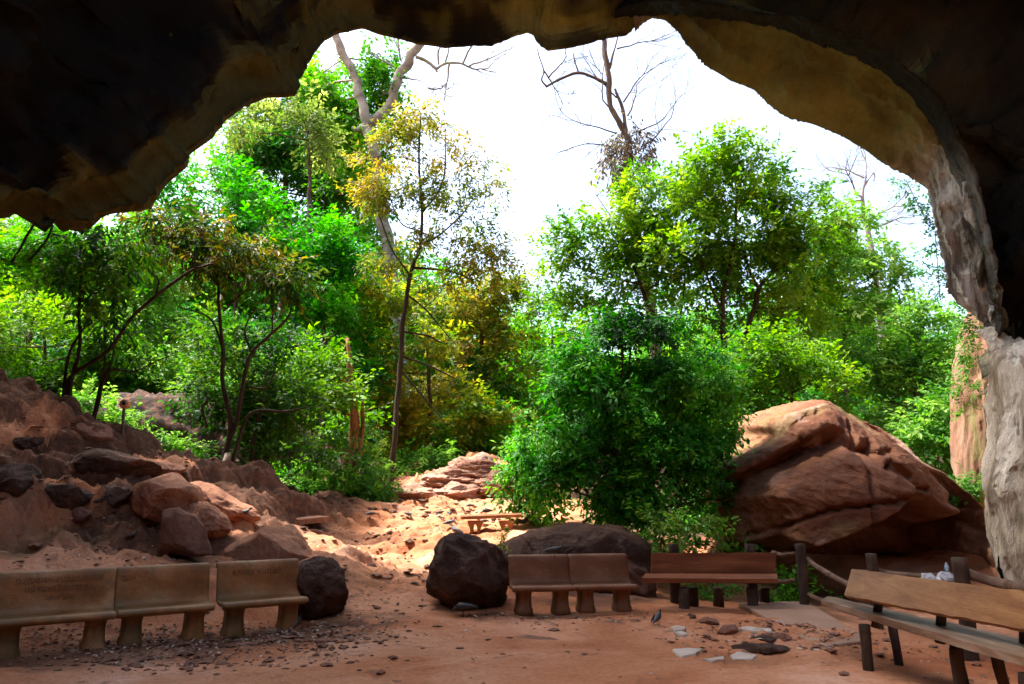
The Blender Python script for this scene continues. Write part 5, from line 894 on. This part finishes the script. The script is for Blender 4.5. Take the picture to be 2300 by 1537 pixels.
UG = 'low undergrowth plants along the edge of the path'
for (lb, bl, Y, lf, ss) in [('low bright undergrowth at the foot of the red trunk', [(800, 1120, 60, 35), (850, 1100, 45, 30), (740, 1110, 60, 35), (820, 1060, 50, 25), (700, 1090, 50, 30), (770, 1135, 50, 18), (840, 1130, 20, 15)], 21.8, 'l_lime', .15), ('low green plants left of the red trunk', [(600, 1100, 60, 35), (660, 1100, 50, 40), (680, 1070, 50, 40), (540, 1090, 40, 25, 0, .6)], 22.6, 'l_green', .15),
        ('yellow-green fern cluster at the left shoulder of the outcrop', [(940, 1055, 45, 20), (985, 1025, 55, 15), (905, 1050, 40, 25), (860, 1060, 30, 30)], 27.5, 'l_lime', .18), ('small bright fern on top of the outcrop', [(1105, 1050, 22, 9), (1090, 1078, 8, 6)], 26.6, 'l_lime', .14),
        ('green plants along the top edge of the left slope behind the lamp pole', [(330, 990, 60, 30), (400, 1020, 60, 30), (260, 950, 50, 35), (450, 1050, 40, 30), (190, 900, 40, 25)], 19.5, 'l_lime', .13), ('tiny pale sprig growing between the dark boulders', [(1132, 1218, 5, 16, 0, .8)], 11.3, 'l_sage', .05),
        ('bush of pale broad leaves right behind the great boulder', [(2100, 1010, 50, 50, 0), (2070, 960, 50, 40), (2120, 930, 40, 50), (2130, 1060, 30, 40)], 19, 'l_lime', .17), ('mossy plants at the foot of the red rock column', [(2185, 1085, 30, 22), (2160, 1110, 20, 15)], 15.0, 'l_lime', .08)]:
    c0 = bl[0]; tree('leafy_plant', lb, 'plant', Y, [[(c0[0], c0[1] + c0[3], 1.5), (c0[0], c0[1], 1)]], bl, lf, ss, 'bark', UG, elong=.48, six=True, base=False)
tree('dense_bush', 'low shaded shrub between the dark emerald bush and the great boulder', 'bush', 16.6, [[(1560, 1190, 4), (1555, 1150, 3)]], [(1520, 1140, 60, 40), (1590, 1130, 50, 45), (1450, 1150, 60, 30, 0, .8), (1640, 1170, 30, 30), (1560, 1190, 80, 20, 0, .8)], 'l_dark', .12, 'bark_dark', None)
# vines hanging outside the right side of the mouth
VG = 'vines hanging from the right side of the cave mouth'
for (lb, bl) in [('vine of small dark leaves hanging from the sloping right edge of the roof', [(2030, 425, 22, 14, 0, .35), (2060, 445, 20, 18, 0, .35), (2085, 480, 16, 25, 0, .35)]), ('vine hanging down beside the upper part of the rock curtain', [(2095, 540, 14, 35, 0, .45), (2100, 600, 14, 35, 0, .45), (2112, 650, 12, 25, 0, .35)]), ('leafy vine climbing on the red rock column', [(2165, 780, 18, 50, 0, .6), (2160, 880, 14, 50, 0, .6), (2180, 720, 20, 25, 0, .6)])]:
    a = bl[0]; tree('hanging_vine', lb, 'vine', 15.1, [[(bl[-1][0], bl[-1][1] + bl[-1][3], 1), (bl[0][0] + 5, bl[0][1] - 20, 1.2)]], bl, 'l_dark' if a[0] < 2150 else 'l_lime', .085, 'bark', VG, elong=.45, gap=0, base=False)
# distant wood that closes the view low behind everything
V_, f_, t_, n0 = [], [], [], 0
bl = []
rg = np.random.default_rng(77)
for i in range(96):
    px = -500 + 3300 * (i % 32) / 31 + rg.uniform(-20, 20); top = np.interp(px, [-500, 400, 850, 1180, 1300, 1700, 2100, 2800], [430, 470, 540, 660, 740, 640, 690, 680]) + (60 if i < 32 else 200 if i < 64 else 130); bl.append((px, top + 60, 95, 115, rg.uniform(-3, 3), .8))
V, f, t, anc = crown_leaves(bl, 56, .42, 1., seed=3, gap=-.2); NL += len(f)
o = npmesh('distant_wood', V, f, M['l_green'], smooth=False, tint=t); tag(o, 'far-off mass of green forest closing the view behind the nearer trees', 'forest', kind='stuff')
V, f, t, anc = crown_leaves([(px, 960 + rg.uniform(-30, 40), 70, 70, rg.uniform(-2, 2), .8) for px in range(-300, 2500, 70)] + [(px, 800 + rg.uniform(-30, 30), 80, 80, rg.uniform(-2, 2), .7) for px in range(-300, 900, 80)], 37, .27, 1., seed=4, gap=-.15); NL += len(f)
o = npmesh('undergrowth', V, f, M['l_dark'], smooth=False, tint=t); tag(o, 'dense dark green undergrowth covering the forest floor', 'undergrowth', kind='stuff')
print('leaves', NL)
